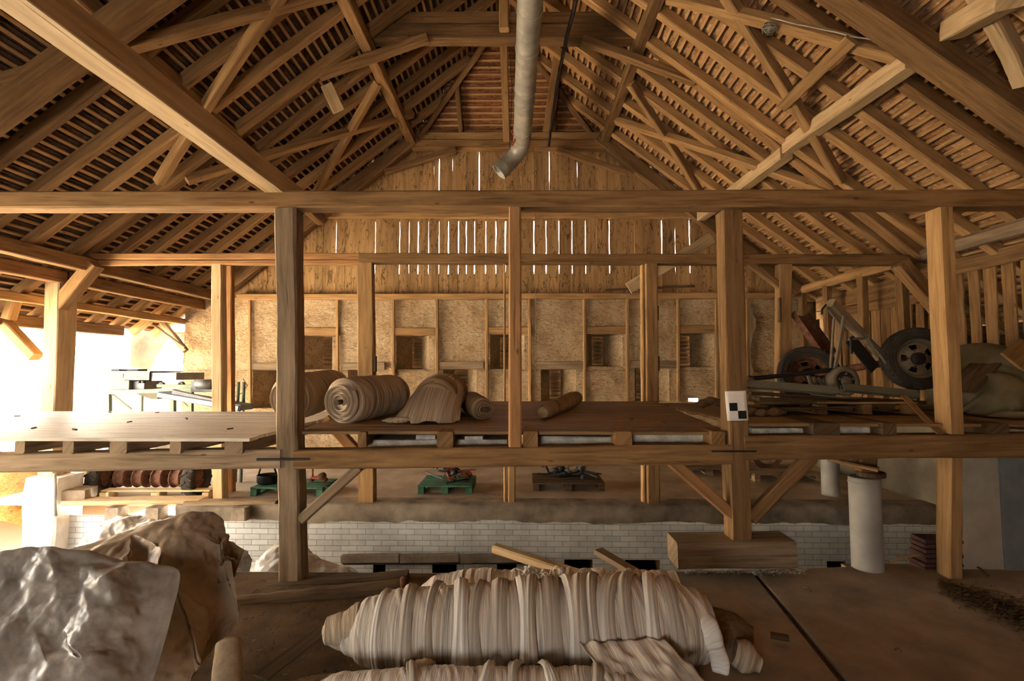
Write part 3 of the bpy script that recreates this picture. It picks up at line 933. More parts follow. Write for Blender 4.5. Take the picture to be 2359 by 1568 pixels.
# loft decks
def deck(name, x0, x1, y0, y1, zf, zb, mat, nb, label, jag=.05):
    t = thing(name, label, 'loft floor', ((x0 + x1) / 2, (y0 + y1) / 2, zf))
    t['kind'] = 'structure'; del t['category']
    for i in range(nb):
        ya, yb = lerp(y0, y1, i / nb), lerp(y0, y1, (i + 1) / nb)
        z = lerp(zf, zb, (i + .5) / nb)
        m = MB()
        m.timber((x0 + R.uniform(-jag, jag), (ya + yb) / 2, z - .016 + R.uniform(-.002, .002)), (x1 + R.uniform(-jag, jag) * .3, (ya + yb) / 2, z - .016 + R.uniform(-.002, .002)), yb - ya - .004, .032, up=Vector((0, -(zb - zf), y1 - y0)), jit=.003, step=.5, ch=.003)
        m.build('plank', M[mat], t)
    return t
deck('loft_floor_left', -8.1, P(600, 1005, 4.95).x, 4.72, 7.58, -.645, -.63, 'loft_skylit', 16, 'plank deck with skylight put into its pale colour, on the loft left of the cracked grey post')
deck('loft_floor_middle', -2.22, 2.05, 4.97, 7.68, -.605, -.475, 'loft', 15, 'brown plank deck of the middle loft under the netting rolls')
deck('loft_floor_right', 2.12, 6.3, 4.98, 7.7, -.52, -.50, 'loft', 14, 'dusty dark plank deck under the trailer parts')
# white slabs stored between the joists
for x0, x1, y0, y1, lab in ((848, 1006, 1013, 1034, 'white insulation slab stored under the loft, nearest the cracked grey post'), (1045, 1168, 1013, 1034, 'white insulation slab stored under the loft, left of the slim post'),
                            (1240, 1418, 1006, 1028, 'long white insulation strip under the loft, right of the slim post'), (1458, 1632, 996, 1022, 'long white insulation strip under the loft, next to the target post')):
    a = P(x0, (y0 + y1) / 2, 5.15); c = P(x1, (y0 + y1) / 2, 5.15)
    T('insulation_slab', lab, 'insulation board', a + Yv * .25, c + Yv * .25, .5, (y1 - y0) * 5.15 / F, 'insul', 'insulation slabs under the loft', jit=.006)
for x0, x1, y0, y1, lab in ((1732, 1855, 986, 1003, 'flaking white slab under the dark loft, beside the target post'), (1935, 2035, 982, 1001, 'flaking white slab under the dark loft, second from the target post')):
    a = P(x0, (y0 + y1) / 2, 5.1); c = P(x1, (y0 + y1) / 2, 5.1)
    T('insulation_slab', lab, 'insulation board', a + Yv * .2, c + Yv * .2, .4, (y1 - y0) * 5.1 / F, 'insul', 'insulation slabs under the loft', jit=.008)
m = MB(); a = P(1098, 1006, 5.15); m.timber(a - Xv * .11, a + Xv * .07, .22, .045, jit=.012, step=.06)
tag(m.build('rubble_stone', M['insul']), 'small pale stone lying on the insulation slab left of the slim post', 'stone')
m = MB(); a = P(985, 1006, 5.3); m.timber(a - Xv * .1, a + Xv * .1, .22, .06, jit=.006, step=.06)
tag(m.build('rubble_stone', M['insul']), 'pale block lying on the insulation slab nearest the cracked grey post', 'stone')
m = MB(); m.timber(P(592, 1058, 4.885), P(712, 1057, 4.885), .02, .022, jit=.004, step=.05, ch=.004)
tag(m.build('iron_strap', M['black_iron']), 'black iron strap nailed across the cracked grey post at the loft beam', 'strap')
m = MB(); m.timber(P(1640, 1040, 4.885), P(1742, 1039, 4.885), .015, .012, jit=.004, step=.05, ch=.003)
tag(m.build('iron_strap', M['black_iron']), 'thin iron strap across the target post at the loft beam', 'strap')

# second frame under the visible truss
T('tie_beam', 'reddish double plank tie beam of the rear frame, ending above the left aisle', 'beam',
  P(176, 590, 7.8) + Yv * .1, P(836, 589, 7.8) + Yv * .1, .2, .10, 'oak_red', 'beams of the rear frame')
T('tie_beam', 'thin reddish plank fixed under the rear tie beam on the left', 'beam',
  P(200, 604, 7.82) + Yv * .06, P(832, 603, 7.82) + Yv * .06, .12, .075, 'oak_red', 'beams of the rear frame')
T('tie_beam', 'rear tie beam crossing in front of the gapped gable boards', 'beam',
  P(826, 593, 7.8) + Yv * .1, P(2112, 597, 7.8) + Yv * .1, .2, .155, 'oak', 'beams of the rear frame')
def rear_post(px0, px1, ytop, w, mat, label, zb=FL, Y=7.9, d=.16, name='timber_post', jit=.008):
    p = P(px0, ytop, Y); q = P(px1, 1150, Y)
    return T(name, label, 'post', Vector((q.x, Y, zb)), Vector((p.x, Y, p.z)), w, d, mat, 'posts of the rear frame', up=Yv, jit=jit)
rear_post(504, 508, 608, .165, 'oak_pale', 'worn pale post of the rear frame beside the green machine')
rear_post(531, 533, 612, .09, 'oak_red', 'thin dark reddish post close behind the worn pale post', Y=8.5, d=.12)
rear_post(843, 847, 606, .25, 'oak_light', 'wide rear frame post rising behind the netting rolls')
rear_post(1498, 1504, 608, .19, 'oak', 'rear frame post standing right of the small netting roll')
rear_post(1479, 1482, 608, .05, 'oak_light', 'thin board nailed to the left side of the rear post near the pale diagonal plank', Y=7.95, d=.10, name='nailed_board')
rear_post(1162, 1163, 600, .035, 'oak_light', 'thin pole standing just left of the slim front post', d=.05, name='thin_pole', jit=.004)
rear_post(1805, 1810, 606, .20, 'oak_light', 'rear frame post left of the trailer axle', zb=-.5)
p = P(1179, 1050, 7.9)
T('timber_post', 'short thin prop under the middle loft, on the kerb', 'post', Vector((p.x, 7.9, FL)), Vector((p.x, 7.9, -.6)), .11, .11, 'oak_light', 'posts of the rear frame', up=Yv)
T('knee_brace', 'knee brace from the rear tie beam down to the big aisle post', 'brace', P(220, 607, 7.72), P(128, 716, 7.72), .2, .2, 'oak_light', 'knee braces of the rear frame', up=Yv)
T('knee_brace', 'dark knee brace under the right end of the rear tie beam', 'brace', P(2072, 606, 7.75), P(2166, 716, 7.75), .2, .2, 'oak', 'knee braces of the rear frame', up=Yv)
T('knee_brace', 'thin knee brace above the stone wall end, left of the trailer post', 'brace', P(1720, 600, 7.88), P(1800, 663, 7.88), .1, .1, 'oak', 'knee braces of the rear frame', up=Yv)
T('knee_brace', 'orange brace seen under the middle loft behind its deck edge', 'brace', P(750, 964, 6.4), P(850, 1072, 6.4), .14, .1, 'oak_red', 'braces below the loft', up=Yv)
T('diagonal_plank', 'pale plank rising diagonally across the rear frame beside the rear post', 'plank', P(1448, 664, 8.3), P(1640, 548, 8.3), .05, .2, 'oak_pale', up=Z)
T('wall_shelf_pole', 'dark thin pole lying on the stone wall plate', 'pole', P(1395, 668, 10.9), P(1600, 659, 10.9), .04, .05, 'dark_wood')
# pieces nailed to the rear posts
for px, py0, py1, Y, lab in ((1513, 704, 736, 7.85, 'small wooden cleat on the rear post, upper of two'), (1515, 820, 854, 7.85, 'small wooden cleat on the rear post, lower of two'), (864, 820, 856, 7.85, 'small dark cleat on the wide rear post'), (1796, 686, 742, 7.75, 'dark notched board on the rear post near the trailer axle')):
    a = P(px, py0, Y); c = P(px, py1, Y)
    T('wooden_cleat', lab, 'cleat', c, a, .055, .05, 'dark_wood', 'cleats on the rear posts', up=Yv)

# left aisle
big = P(118, 700, 7.75)
T('aisle_post', 'big square aisle post between the bright openings on the left', 'post', Vector((P(97, 900, 7.6).x + .1, 7.78, FL + .4)), Vector((P(103, 640, 7.6).x + .1, 7.78, 1.42)), .23, .34, 'oak_pale', up=Yv, jit=.012)
m = MB()
def ped(u, v):
    pass
x0, x1 = P(42, 1200, 7.45).x, P(118, 1200, 7.45).x
m.timber(((x0 + x1) / 2, 7.75, -3.2), ((x0 + x1) / 2, 7.75, FL + .42), x1 - x0, .5, up=Yv, jit=.03, step=.12, ch=.03)
tag(m.build('brick_pedestal', M['white_plaster']), 'crumbling whitewashed pedestal under the big aisle post', 'pedestal')
T('aisle_plate', 'upper wall plate running back from the rear tie beam over the left aisle', 'beam', Vector((-6.9, 3.2, 1.66)), Vector((-6.88, 7.85, 1.66)), .18, .20, 'oak', 'plates over the left aisle')
T('aisle_plate', 'upper wall plate running on from the rear tie beam to the stone wall', 'beam', Vector((-6.88, 7.9, 1.66)), Vector((-6.86, 11.15, 1.66)), .18, .20, 'oak', 'plates over the left aisle')
T('aisle_plate', 'lower plate ending at the big aisle post, toward the viewer', 'beam', Vector((-7.28, 3.2, 1.46)), Vector((-7.28, 7.72, 1.46)), .18, .19, 'oak_red', 'plates over the left aisle')
T('aisle_plate', 'lower plate from the big aisle post to the stone wall corner', 'beam', Vector((-7.28, 7.78, 1.47)), Vector((-7.28, 11.25, 1.47)), .18, .20, 'oak', 'plates over the left aisle')
T('aisle_purlin', 'slender aisle purlin resting on two thin braces', 'beam', Vector((-7.72, 3.2, 1.12)), Vector((-7.70, 11.2, 1.10)), .14, .13, 'oak_light', 'plates over the left aisle')
T('eaves_beam', 'eaves beam above the bright yard opening', 'beam', Vector((-8.2, 1.2, .80)), Vector((-8.2, 10.05, .80)), .16, .20, 'oak', 'plates over the left aisle')
T('knee_brace', 'knee brace rising left from the big aisle post', 'brace', P(84, 822, 7.72), P(-40, 690, 7.72), .14, .17, 'oak_light', 'braces of the left aisle', up=Yv)
T('knee_brace', 'steep brace behind the slanting one at the far left edge', 'brace', P(20, 735, 7.6), P(38, 676, 7.6), .14, .14, 'oak_light', 'braces of the left aisle', up=Yv)
T('knee_brace', 'round crooked brace against the stone wall corner', 'brace', P(428, 808, 11.0), P(362, 726, 11.0), .11, .11, 'oak_grey', 'braces of the left aisle', up=Yv)
T('knee_brace', 'thin stick brace leaning beside the crooked brace', 'brace', P(426, 800, 10.8), P(326, 728, 10.8), .05, .05, 'oak_grey', 'braces of the left aisle', up=Yv)

# right side plates and studs
T('wall_plate', 'round grey wall plate along the top of the right board wall', 'beam', Vector((6.22, 1.0, 1.78)), Vector((6.22, 7.85, 1.78)), .17, .19, 'oak_grey', 'plates on the right wall', ch=.05)
T('wall_plate', 'round grey wall plate running from the rear tie beam to the stone wall', 'beam', Vector((6.22, 7.9, 1.77)), Vector((6.22, 11.2, 1.77)), .17, .17, 'oak_light', 'plates on the right wall', ch=.05)
for k, (px, yt, lab) in enumerate(((1846, 662, 'square stud at the stone wall end of the right wall'), (1902, 640, 'square stud behind the raised drawbar tip'), (1982, 620, 'square stud above the drawbar'), (2072, 612, 'square stud behind the knee brace of the right wall'))):
    p = Px(px, yt, 6.2)
    T('wall_stud', lab, 'post', Vector((6.22, p.y, -.8)), Vector((6.22, p.y, p.z)), .12, .15, 'oak', 'studs of the right wall', up=Yv)

# trusses: leaning struts and collars
T('truss_strut', 'massive leaning strut of the middle truss, left side', 'strut', P(150, 602, 7.8), P(868, 47, 7.8), .2, .31, 'oak', 'leaning truss struts', up=NLv, jit=.012)
T('truss_strut', 'massive leaning strut of the middle truss, right side', 'strut', P(2128, 584, 7.8), P(1466, 60, 7.8), .2, .31, 'oak', 'leaning truss struts', up=NRv, jit=.012)
T('truss_strut', 'leaning strut against the gable, left side', 'strut', P(520, 664, 11.05), P(962, 315, 11.05), .18, .28, 'oak', 'leaning truss struts', up=NLv)
T('truss_strut', 'leaning strut against the gable, right side', 'strut', P(1835, 672, 11.05), P(1378, 315, 11.05), .18, .28, 'oak', 'leaning truss struts', up=NRv)
a = RL(60, 130, -.2); T('truss_strut', 'leaning strut of the nearest truss in the upper left corner', 'strut', Vector((XL, 5.05, ZP)) - NLv * .12, Vector((-2.5, 5.05, roof_z(-2.5))) - NLv * .12, .3, .2, 'oak', 'leaning truss struts', up=NLv)
T('truss_strut', 'leaning strut of the nearest truss in the upper right corner', 'strut', Vector((XR, 5.05, ZP)) - NRv * .10, Vector((1.85, 5.05, roof_z(1.85))) - NRv * .10, .3, .2, 'oak', 'leaning truss struts', up=NRv)
T('collar_beam', 'thick lower collar beam of the middle truss, in front of the duct bend', 'beam', P(845, 72, 7.74) + Yv * .1, P(1486, 72, 7.74) + Yv * .1, .22, .25, 'oak', 'collar beams')
T('collar_beam', 'upper collar beam lying on the collar of the middle truss', 'beam', P(862, 38, 7.74) + Yv * .11, P(1470, 38, 7.74) + Yv * .11, .2, .20, 'oak', 'collar beams')
T('collar_beam', 'lower collar beam of the gable under the hip tiles', 'beam', P(948, 331, 11.0) + Yv * .1, P(1392, 331, 11.0) + Yv * .1, .2, .20, 'oak', 'collar beams')
T('collar_beam', 'upper ledge beam of the gable carrying the hip rafters', 'beam', P(955, 311, 11.0) + Yv * .14, P(1385, 311, 11.0) + Yv * .14, .2, .19, 'oak_light', 'collar beams')
T('gable_rail', 'flat gable rail above the gapped boards', 'beam', P(700, 494, 11.1) + Yv * .08, P(1628, 494, 11.1) + Yv * .08, .12, .12, 'oak_light', 'collar beams')
T('wall_top_plate', 'flat plate on top of the rear stone wall', 'beam', P(545, 683, 11.05) + Yv * .1, P(1800, 680, 11.05) + Yv * .1, .22, .13, 'oak_light')
T('collar_brace', 'brace from strut to collar of the middle truss, left', 'brace', P(735, 175, 7.74), P(985, 88, 7.74), .13, .14, 'oak', 'braces under the collars', up=Yv)
T('collar_brace', 'brace from strut to collar of the middle truss, right', 'brace', P(1602, 188, 7.74), P(1342, 92, 7.74), .13, .14, 'oak', 'braces under the collars', up=Yv)
T('collar_brace', 'brace from strut to collar of the gable, left', 'brace', P(886, 397, 10.98), P(1050, 345, 10.98), .12, .13, 'oak', 'braces under the collars', up=Yv)
T('collar_brace', 'brace from strut to collar of the gable, right', 'brace', P(1444, 398, 10.98), P(1282, 345, 10.98), .12, .13, 'oak', 'braces under the collars', up=Yv)

# purlins
T('hay_beam', 'long pale beam coming from above the viewer onto the front tie beam', 'beam', Vector((-2.49, -1.5, 1.885)), Vector((-2.49, 5.35, 1.885)), .2, .19, 'oak_pale', jit=.004, ch=.008)
T('side_purlin', 'dark purlin hidden along the upper edge of the long pale beam', 'beam', Vector((-4.52, 3.4, 3.86)), Vector((-4.55, 7.7, 3.66)), .2, .2, 'oak', 'purlins under the rafters')
T('side_purlin', 'purlin of the rear bay ending at the left gable strut', 'beam', Vector((-4.55, 7.75, 3.62)), Vector((-4.50, 11.0, 3.36)), .18, .2, 'oak', 'purlins under the rafters')
T('side_purlin', 'pale purlin end sticking out in the upper right corner', 'beam', P(2330, -10, 3.9), P(2193, 68, 4.86), .2, .2, 'oak_pale', 'purlins under the rafters')
T('side_purlin', 'broad pale purlin between the nearest and middle trusses, right slope', 'beam', P(2106, 136, 5.18), P(1816, 338, 7.64), .2, .2, 'oak_pale', 'purlins under the rafters')
T('side_purlin', 'pale purlin from the middle truss back to the gable, right slope', 'beam', P(1812, 352, 7.65), P(1616, 498, 10.95), .2, .2, 'oak_pale', 'purlins under the rafters')
T('upper_purlin', 'upper purlin passing under the left end of the collars', 'beam', Vector((-2.47, 4.4, 5.22)), Vector((-2.47, 11.05, 5.20)), .18, .2, 'oak', 'purlins under the rafters')
T('upper_purlin', 'upper purlin passing under the right end of the collars', 'beam', Vector((1.92, 4.4, 5.22)), Vector((1.90, 11.05, 5.20)), .18, .2, 'oak', 'purlins under the rafters')
T('nailed_plank', 'narrow plank nailed under the rafters beside the wire bundle', 'plank', RR(1962, 92, -.15), RR(1800, 248, -.15), .15, .04, 'oak_light', up=NRv)
T('nailed_plank', 'short pale board nailed across a rafter left of the collar brace', 'plank', P(752, 195, 7.55), P(780, 256, 7.55), .03, .19, 'oak_pale', up=Xv)

# wind braces in the plane of the rafters
def wb(label, side, p0, p1, mat='oak_light', w=.14, off=-.04):
    f = RL if side < 0 else RR
    return T('wind_brace', label, 'brace', f(*p0, off), f(*p1, off), w, .13, mat, 'wind braces under the rafters', up=NLv if side < 0 else NRv, jit=.008, bow=(.03, 0))
wb('flat lying member of the crossed wind braces between middle truss and gable, left slope', -1, (430, 415), (950, 262))
wb('steep member of the crossed wind braces between middle truss and gable, left slope', -1, (728, 445), (872, 190))
wb('flat lying wind brace of the near bay, left slope, passing over the pale beam', -1, (0, 190), (880, -42))
wb('steep wind brace of the near bay, left slope, ending above the front tie beam', -1, (366, 420), (648, -14))
wb('flat lying member of the crossed wind braces next to the gable, right slope', 1, (1420, 278), (1915, 442))
wb('steep member of the crossed wind braces next to the gable, right slope', 1, (1452, 192), (1612, 442))
wb('long flat wind brace of the near bay, right slope, with a wire bundle', 1, (1540, -6), (2262, 186))
wb('steep wind brace crossing the long flat one, right slope', 1, (1668, -18), (1936, 418))
wb('steep wind brace in the upper right corner', 1, (2248, -20), (2358, 190), 'oak_pale')

# rafters
ry = [4.35, 5.65, 6.31, 6.95, 7.62, 8.28, 8.80, 9.38, 9.98, 10.6, 11.18]
ordn = ['nearest the gable', 'second from the gable', 'third from the gable', 'fourth from the gable', 'fifth from the gable', 'sixth from the gable', 'seventh from the gable', 'eighth from the gable', 'ninth from the gable', 'tenth from the gable', 'eleventh from the gable']
for side in (-1, 1):
    for k, y in enumerate(reversed(ry)):
        zt = ZR - .02
        if y > HY0: zt = ZR - (y - HY0) / (HY1 - HY0) * (ZR - HZ) - .02
        if side < 0:
            Xt = XL + (zt - ZP) / SL; a = Vector((XL - 1.5, y, ZP - 1.5 * SL)); c = Vector((Xt, y, zt)); nv = NLv
        else:
            Xt = XR - (zt - ZP) / SL; a = Vector((XR + 1.72, y, ZP - 1.72 * SL)); c = Vector((Xt, y, zt)); nv = NRv
        yy = R.uniform(-.03, .03)
        m = MB(); m.timber(a + nv * (RAF / 2) + Yv * yy, c + nv * (RAF / 2) + Yv * R.uniform(-.03, .03), .135, RAF, up=nv, jit=.010)
        tag(m.build('rafter', M['oak_light'] if R.random() < .6 else M['oak']), 'rafter of the %s roof slope, %s' % ('left' if side < 0 else 'right', ordn[k]), 'rafter', 'rafters of the %s slope' % ('left' if side < 0 else 'right'))
# hip rafters
rt = Vector((XC, HY0, ZR)) ; 
for sx, lab in ((-1, 'left'), (1, 'right')):
    T('hip_rafter', 'hip rafter along the %s edge of the red tiled hip' % lab, 'rafter', Vector((XC + sx * HHW, HY1 - .05, HZ)), rt + Vector((sx * .05, 0, -.05)), .12, .15, 'oak', 'rafters of the hip', up=hn)
T('hip_rafter', 'middle rafter of the hip, just left of the duct', 'rafter', Vector((XC + .02, HY1 - .1, HZ - .25)), rt + Vector((0, 0, -.12)), .15, .12, 'oak_light', 'rafters of the hip', up=hn)
T('hip_rafter', 'short rafter on the left half of the hip', 'rafter', Vector((-1.36, HY1 - .05, HZ + .02)), Vector((-1.36, 10.25, 6.12)), .10, .12, 'oak', 'rafters of the hip', up=hn)
T('hip_rafter', 'short rafter on the right half of the hip', 'rafter', Vector((.75, HY1 - .05, HZ + .02)), Vector((.75, 10.25, 6.12)), .10, .12, 'oak', 'rafters of the hip', up=hn)
T('hip_strut', 'leaning strut beside the black cable behind the duct', 'strut', P(1262, 300, 10.9), P(1292, 90, 9.3), .2, .14, 'oak', up=Yv)
T('king_post', 'hanging post on the face of the collar, left of the duct', 'post', P(1161, 69, 7.55), P(1160, -60, 7.55), .15, .12, 'oak_light', up=Yv)
T('ridge_beam', 'ridge timber along the top of the roof', 'beam', Vector((XC, 3.5, ZR - .12)), Vector((XC, HY0 + .1, ZR - .12)), .1, .16, 'oak')

# wall laths against the stone wall
for px, yt, yb_, lab in ((575, 676, 940, 'leftmost'), (777, 672, 852, 'second'), (906, 672, 880, 'third'), (1007, 672, 860, 'fourth'), (1121, 670, 922, 'fifth'), (1220, 670, 922, 'sixth'),
                         (1346, 668, 920, 'seventh'), (1445, 666, 920, 'eighth'), (1562, 666, 920, 'ninth'), (1650, 664, 900, 'tenth'), (1720, 662, 850, 'eleventh')):
    a = P(px, yt, 11.12); c = P(px + 1, max(yb_, 925), 11.12)
    T('wall_lath', '%s upright lath on the stone wall, counted from the left' % lab, 'lath', c, a, .07, .05, 'oak_light', 'upright laths on the stone wall', up=Yv, jit=.005)
# ------------------------------------------------------------------ cloth draping (position based, run once while the scene is built)
import numpy as np
def drape(cx, cy, z0, sx, sy, nx, ny, ell, floor_z, slack=1.12, steps=170, seed=1, rot=0.0, rough=.05, boxes=()):
    rng = np.random.default_rng(seed)
    u = np.linspace(-.5, .5, nx + 1); v = np.linspace(-.5, .5, ny + 1)
    U, V = np.meshgrid(u * sx, v * sy, indexing='ij')
    X = cx + U * cos(rot) - V * sin(rot); Y = cy + U * sin(rot) + V * cos(rot)
    Pp = np.stack([X, Y, np.full_like(X, z0)], -1)
    # low frequency jitter so that wrinkles form
    for k in range(10):
        a = rng.normal(size=2) * 7; ph = rng.random() * 6.28
        Pp[..., 2] += rough * np.sin(a[0] * X + a[1] * Y + ph) * .5
    Pp += rng.normal(size=Pp.shape) * .004
    old = Pp.copy()
    lx, ly = sx / nx * slack, sy / ny * slack
    ld = sqrt(lx * lx + ly * ly)
    E = [(np.array(c), np.array(r)) for c, r in ell]
    def con(A, B, L, st):
        d = B - A
        l = np.linalg.norm(d, axis=-1, keepdims=True) + 1e-9
        e = d * ((l - L) / l) * .5 * st
        return e
    for it in range(steps):
        vel = (Pp - old) * .93
        old = Pp.copy()
        Pp = Pp + vel; Pp[..., 2] -= .0011
        for q in range(9):
            for sl in (0, 1):
                e = con(Pp[sl:-1:2], Pp[sl + 1::2], lx, 1.0); Pp[sl:-1:2] += e; Pp[sl + 1::2] -= e
                e = con(Pp[:, sl:-1:2], Pp[:, sl + 1::2], ly, 1.0); Pp[:, sl:-1:2] += e; Pp[:, sl + 1::2] -= e
            e = con(Pp[:-1, :-1], Pp[1:, 1:], ld, .35) * .5; Pp[:-1, :-1] += e; Pp[1:, 1:] -= e
            e = con(Pp[1:, :-1], Pp[:-1, 1:], ld, .35) * .5; Pp[1:, :-1] += e; Pp[:-1, 1:] -= e
            e = con(Pp[:-2], Pp[2:], 2 * lx, .12) * .5; Pp[:-2] += e; Pp[2:] -= e
            e = con(Pp[:, :-2], Pp[:, 2:], 2 * ly, .12) * .5; Pp[:, :-2] += e; Pp[:, 2:] -= e
            for c, r in E:
                d = (Pp - c) / r
                l = np.linalg.norm(d, axis=-1, keepdims=True) + 1e-9
                ins = l < 1.0
                Pp = np.where(ins, c + d / l * r, Pp)
            for (b0, b1) in boxes:
                ins = (Pp[..., 0] > b0[0]) & (Pp[..., 0] < b1[0]) & (Pp[..., 1] > b0[1]) & (Pp[..., 1] < b1[1]) & (Pp[..., 2] < b1[2]) & (Pp[..., 2] > b0[2])
                Pp[..., 2] = np.where(ins, b1[2], Pp[..., 2])
            lowm = Pp[..., 2] < floor_z + .006
            Pp[..., 2] = np.where(lowm, floor_z + .006, Pp[..., 2])
            old[lowm] = old[lowm] * .3 + Pp[lowm] * .7
    return Pp
def cloth_obj(name, mat, Pp, parent=None, sub=1, thick=.004, crumple=0.0, cscale=.4):
    nx, ny = Pp.shape[0] - 1, Pp.shape[1] - 1
    b = MB()
    b.grid(lambda u, v: tuple(Pp[int(round(u * nx)), int(round(v * ny))]), nx, ny, 2, 2)
    o = b.build(name, mat, parent)
    m = o.modifiers.new('thickness', 'SOLIDIFY'); m.thickness = thick; m.offset = 1
    if crumple:
        tx = bpy.data.textures.new(name + '_folds', 'VORONOI'); tx.noise_scale = cscale; tx.weight_1 = -1; tx.weight_2 = 1; tx.distance_metric = 'DISTANCE'
        m = o.modifiers.new('smooth', 'SUBSURF'); m.levels = sub; m.render_levels = sub
        m = o.modifiers.new('folds', 'DISPLACE'); m.texture = tx; m.texture_coords = 'LOCAL'; m.strength = crumple; m.mid_level = .35
        tx = bpy.data.textures.new(name + '_creases', 'VORONOI'); tx.noise_scale = cscale * .38; tx.weight_1 = -1; tx.weight_2 = 1
        m = o.modifiers.new('creases', 'DISPLACE'); m.texture = tx; m.texture_coords = 'LOCAL'; m.strength = crumple * .38; m.mid_level = .35
    elif sub:
        m = o.modifiers.new('smooth', 'SUBSURF'); m.levels = sub; m.render_levels = sub
    return o

# ------------------------------------------------------------------ wrapped netting rolls
def roll_mb(A, B, prof, nu=220, nv=56, strand=.035, wrap=.05, flat=None, skew=.25, seed=0, sag=0.0, ref=Z):
    A, B = Vector(A), Vector(B); ax = B - A; L = ax.length; ax /= L
    e1 = (Vector(ref) - ax * ax.dot(ref)).normalized(); e2 = ax.cross(e1)
    rings = []; us = []
    for i in range(nu + 1):
        t = i / nu; r0 = prof(t)
        c = A + ax * (L * t) - Z * (sag * sin(pi * t))
        ring = []
        for j in range(nv):
            th = 2 * pi * j / nv
            tt = t * L + skew * .06 * sin(th + seed) + skew * .03 * sin(2 * th + t * 9)
            w = n1(tt * 6.5, cos(th) * .35 + seed, sin(th) * .35) * wrap
            s = n1(tt * 34, cos(th) * .5 + seed * 2, sin(th) * .5) * strand + n1(tt * 80, cos(th) * .7, sin(th) * .7 + seed) * strand * .4
            r = r0 * (1 + w + s)
            p = c + (e1 * cos(th) + e2 * sin(th)) * r
            if flat is not None and p.z < flat + .01: p.z = flat + .01 + (p.z - flat - .01) * .03
            ring.append(p)
        rings.append(ring); us.append(L * t)
    b = MB()
    b.rings(rings, us, [j / nv for j in range(nv + 1)], sm=True)
    return b
def pw(pts):
    def f(t):
        for (a, ra), (c, rc) in zip(pts, pts[1:]):
            if t <= c: return lerp(ra, rc, smooth01((t - a) / (c - a)))
        return pts[-1][1]
    return f

# --- foreground bundles
A, B = P(745, 1452, 3.5), P(1632, 1437, 3.5)
t = thing('wrapped_bundle', 'big grey white netting bundle in front, bound round and round with strips', 'bundle', ((A.x + B.x) / 2, 3.5, FL), 'wrapped netting bundles on the floor')
roll_mb(A, B, pw([(0, .03), (.012, .085), (.05, .115), (.075, .15), (.12, .21), (.2, .252), (.4, .275), (.6, .292), (.8, .300), (.9, .285), (.97, .23), (1, .18)]), 520, 80, .034, .065, FL, .9, 3).build('wrapping', M['strand'], t)
# heavier strips wound over it
def strip(Aw, Bw, r, tc, wd, seed, mat, parent, name='binding_strip', tilt=.0, th0=-2.6, th1=2.6, prof=None, lift=.012):
    ax = (Bw - Aw); L = ax.length; ax = ax / L
    e1 = (Z - ax * ax.dot(Z)).normalized(); e2 = ax.cross(e1)
    b = MB()
    def fn(u, v):
        th = lerp(th0, th1, v)
        tt = tc + tilt * sin(th + seed) + (u - .5) * wd / L * (1 + .5 * n1(v * 4, seed, 1))
        rr = prof(max(0, min(1, tt))) + lift + .018 * (1 - (2 * u - 1) ** 2) + .010 * n1(u * 6, v * 2.5, seed)
        c = Aw + ax * (L * tt)
        p = c + (e1 * cos(th) + e2 * sin(th)) * rr
        p.z = max(p.z, FL + .012)
        return p
    b.grid(fn, 10, 44, 1.0, 1.0)
    return b.build(name, mat, parent)
pf = pw([(0, .03), (.012, .085), (.05, .115), (.075, .15), (.12, .21), (.2, .252), (.4, .275), (.6, .292), (.8, .300), (.9, .285), (.97, .23), (1, .18)])
M['strip_light'] = mat_strand('white_strip', [(.40, .33, .26), (.68, .63, .56), (.84, .80, .74)], 60, 1.2)
for k, (tc, wd, tl) in enumerate(((.16, .06, .0), (.225, .09, .01), (.30, .06, -.01), (.36, .10, .012), (.415, .08, -.012), (.465, .12, .0), (.52, .09, .012), (.55, .07, -.01), (.595, .12, .0), (.64, .09, .01), (.68, .11, -.02), (.72, .07, -.03), (.755, .10, -.045), (.79, .08, -.06), (.82, .10, -.05), (.86, .09, -.03), (.90, .10, -.01))):
    strip(A, B, 0, tc, wd, 0.3 + (k % 3) * .15, M['strand'] if k % 3 else M['strip_light'], t, tilt=tl, prof=pf, lift=.006 + .006 * (k % 4), th0=-2.9, th1=2.9)
roll_mb(P(744, 1452, 3.44), P(830, 1440, 3.48), pw([(0, .03), (.12, .085), (.5, .105), (1, .14)]), 60, 40, .05, .16, FL, .9, 8).build('netting_end', M['strand_tan'], t)
# twisted cloth end hanging at the right end
b = MB()
pts = [P(1580, 1425, 3.42), P(1618, 1440, 3.36), P(1640, 1475, 3.32), P(1655, 1515, 3.28), P(1662, 1550, 3.26)]
pp = []; rr = []
for i in range(len(pts) - 1):
    for q in range(8):
        pp.append(pts[i].lerp(pts[i + 1], q / 8)); rr.append(lerp((.05, .085, .075, .06, .05)[i], (.05, .085, .075, .06, .05)[i + 1], q / 8))
b.tube(pp, rr, 20)
for k, v in enumerate(b.v):
    b.v[k] = v + Vector((n1(v.x * 12, v.z * 9, v.y * 12), n1(v.y * 12, v.x * 12, 3), n1(v.z * 9, v.x * 14, 7))) * .022
b.build('twisted_end', M['strip_light'], t)
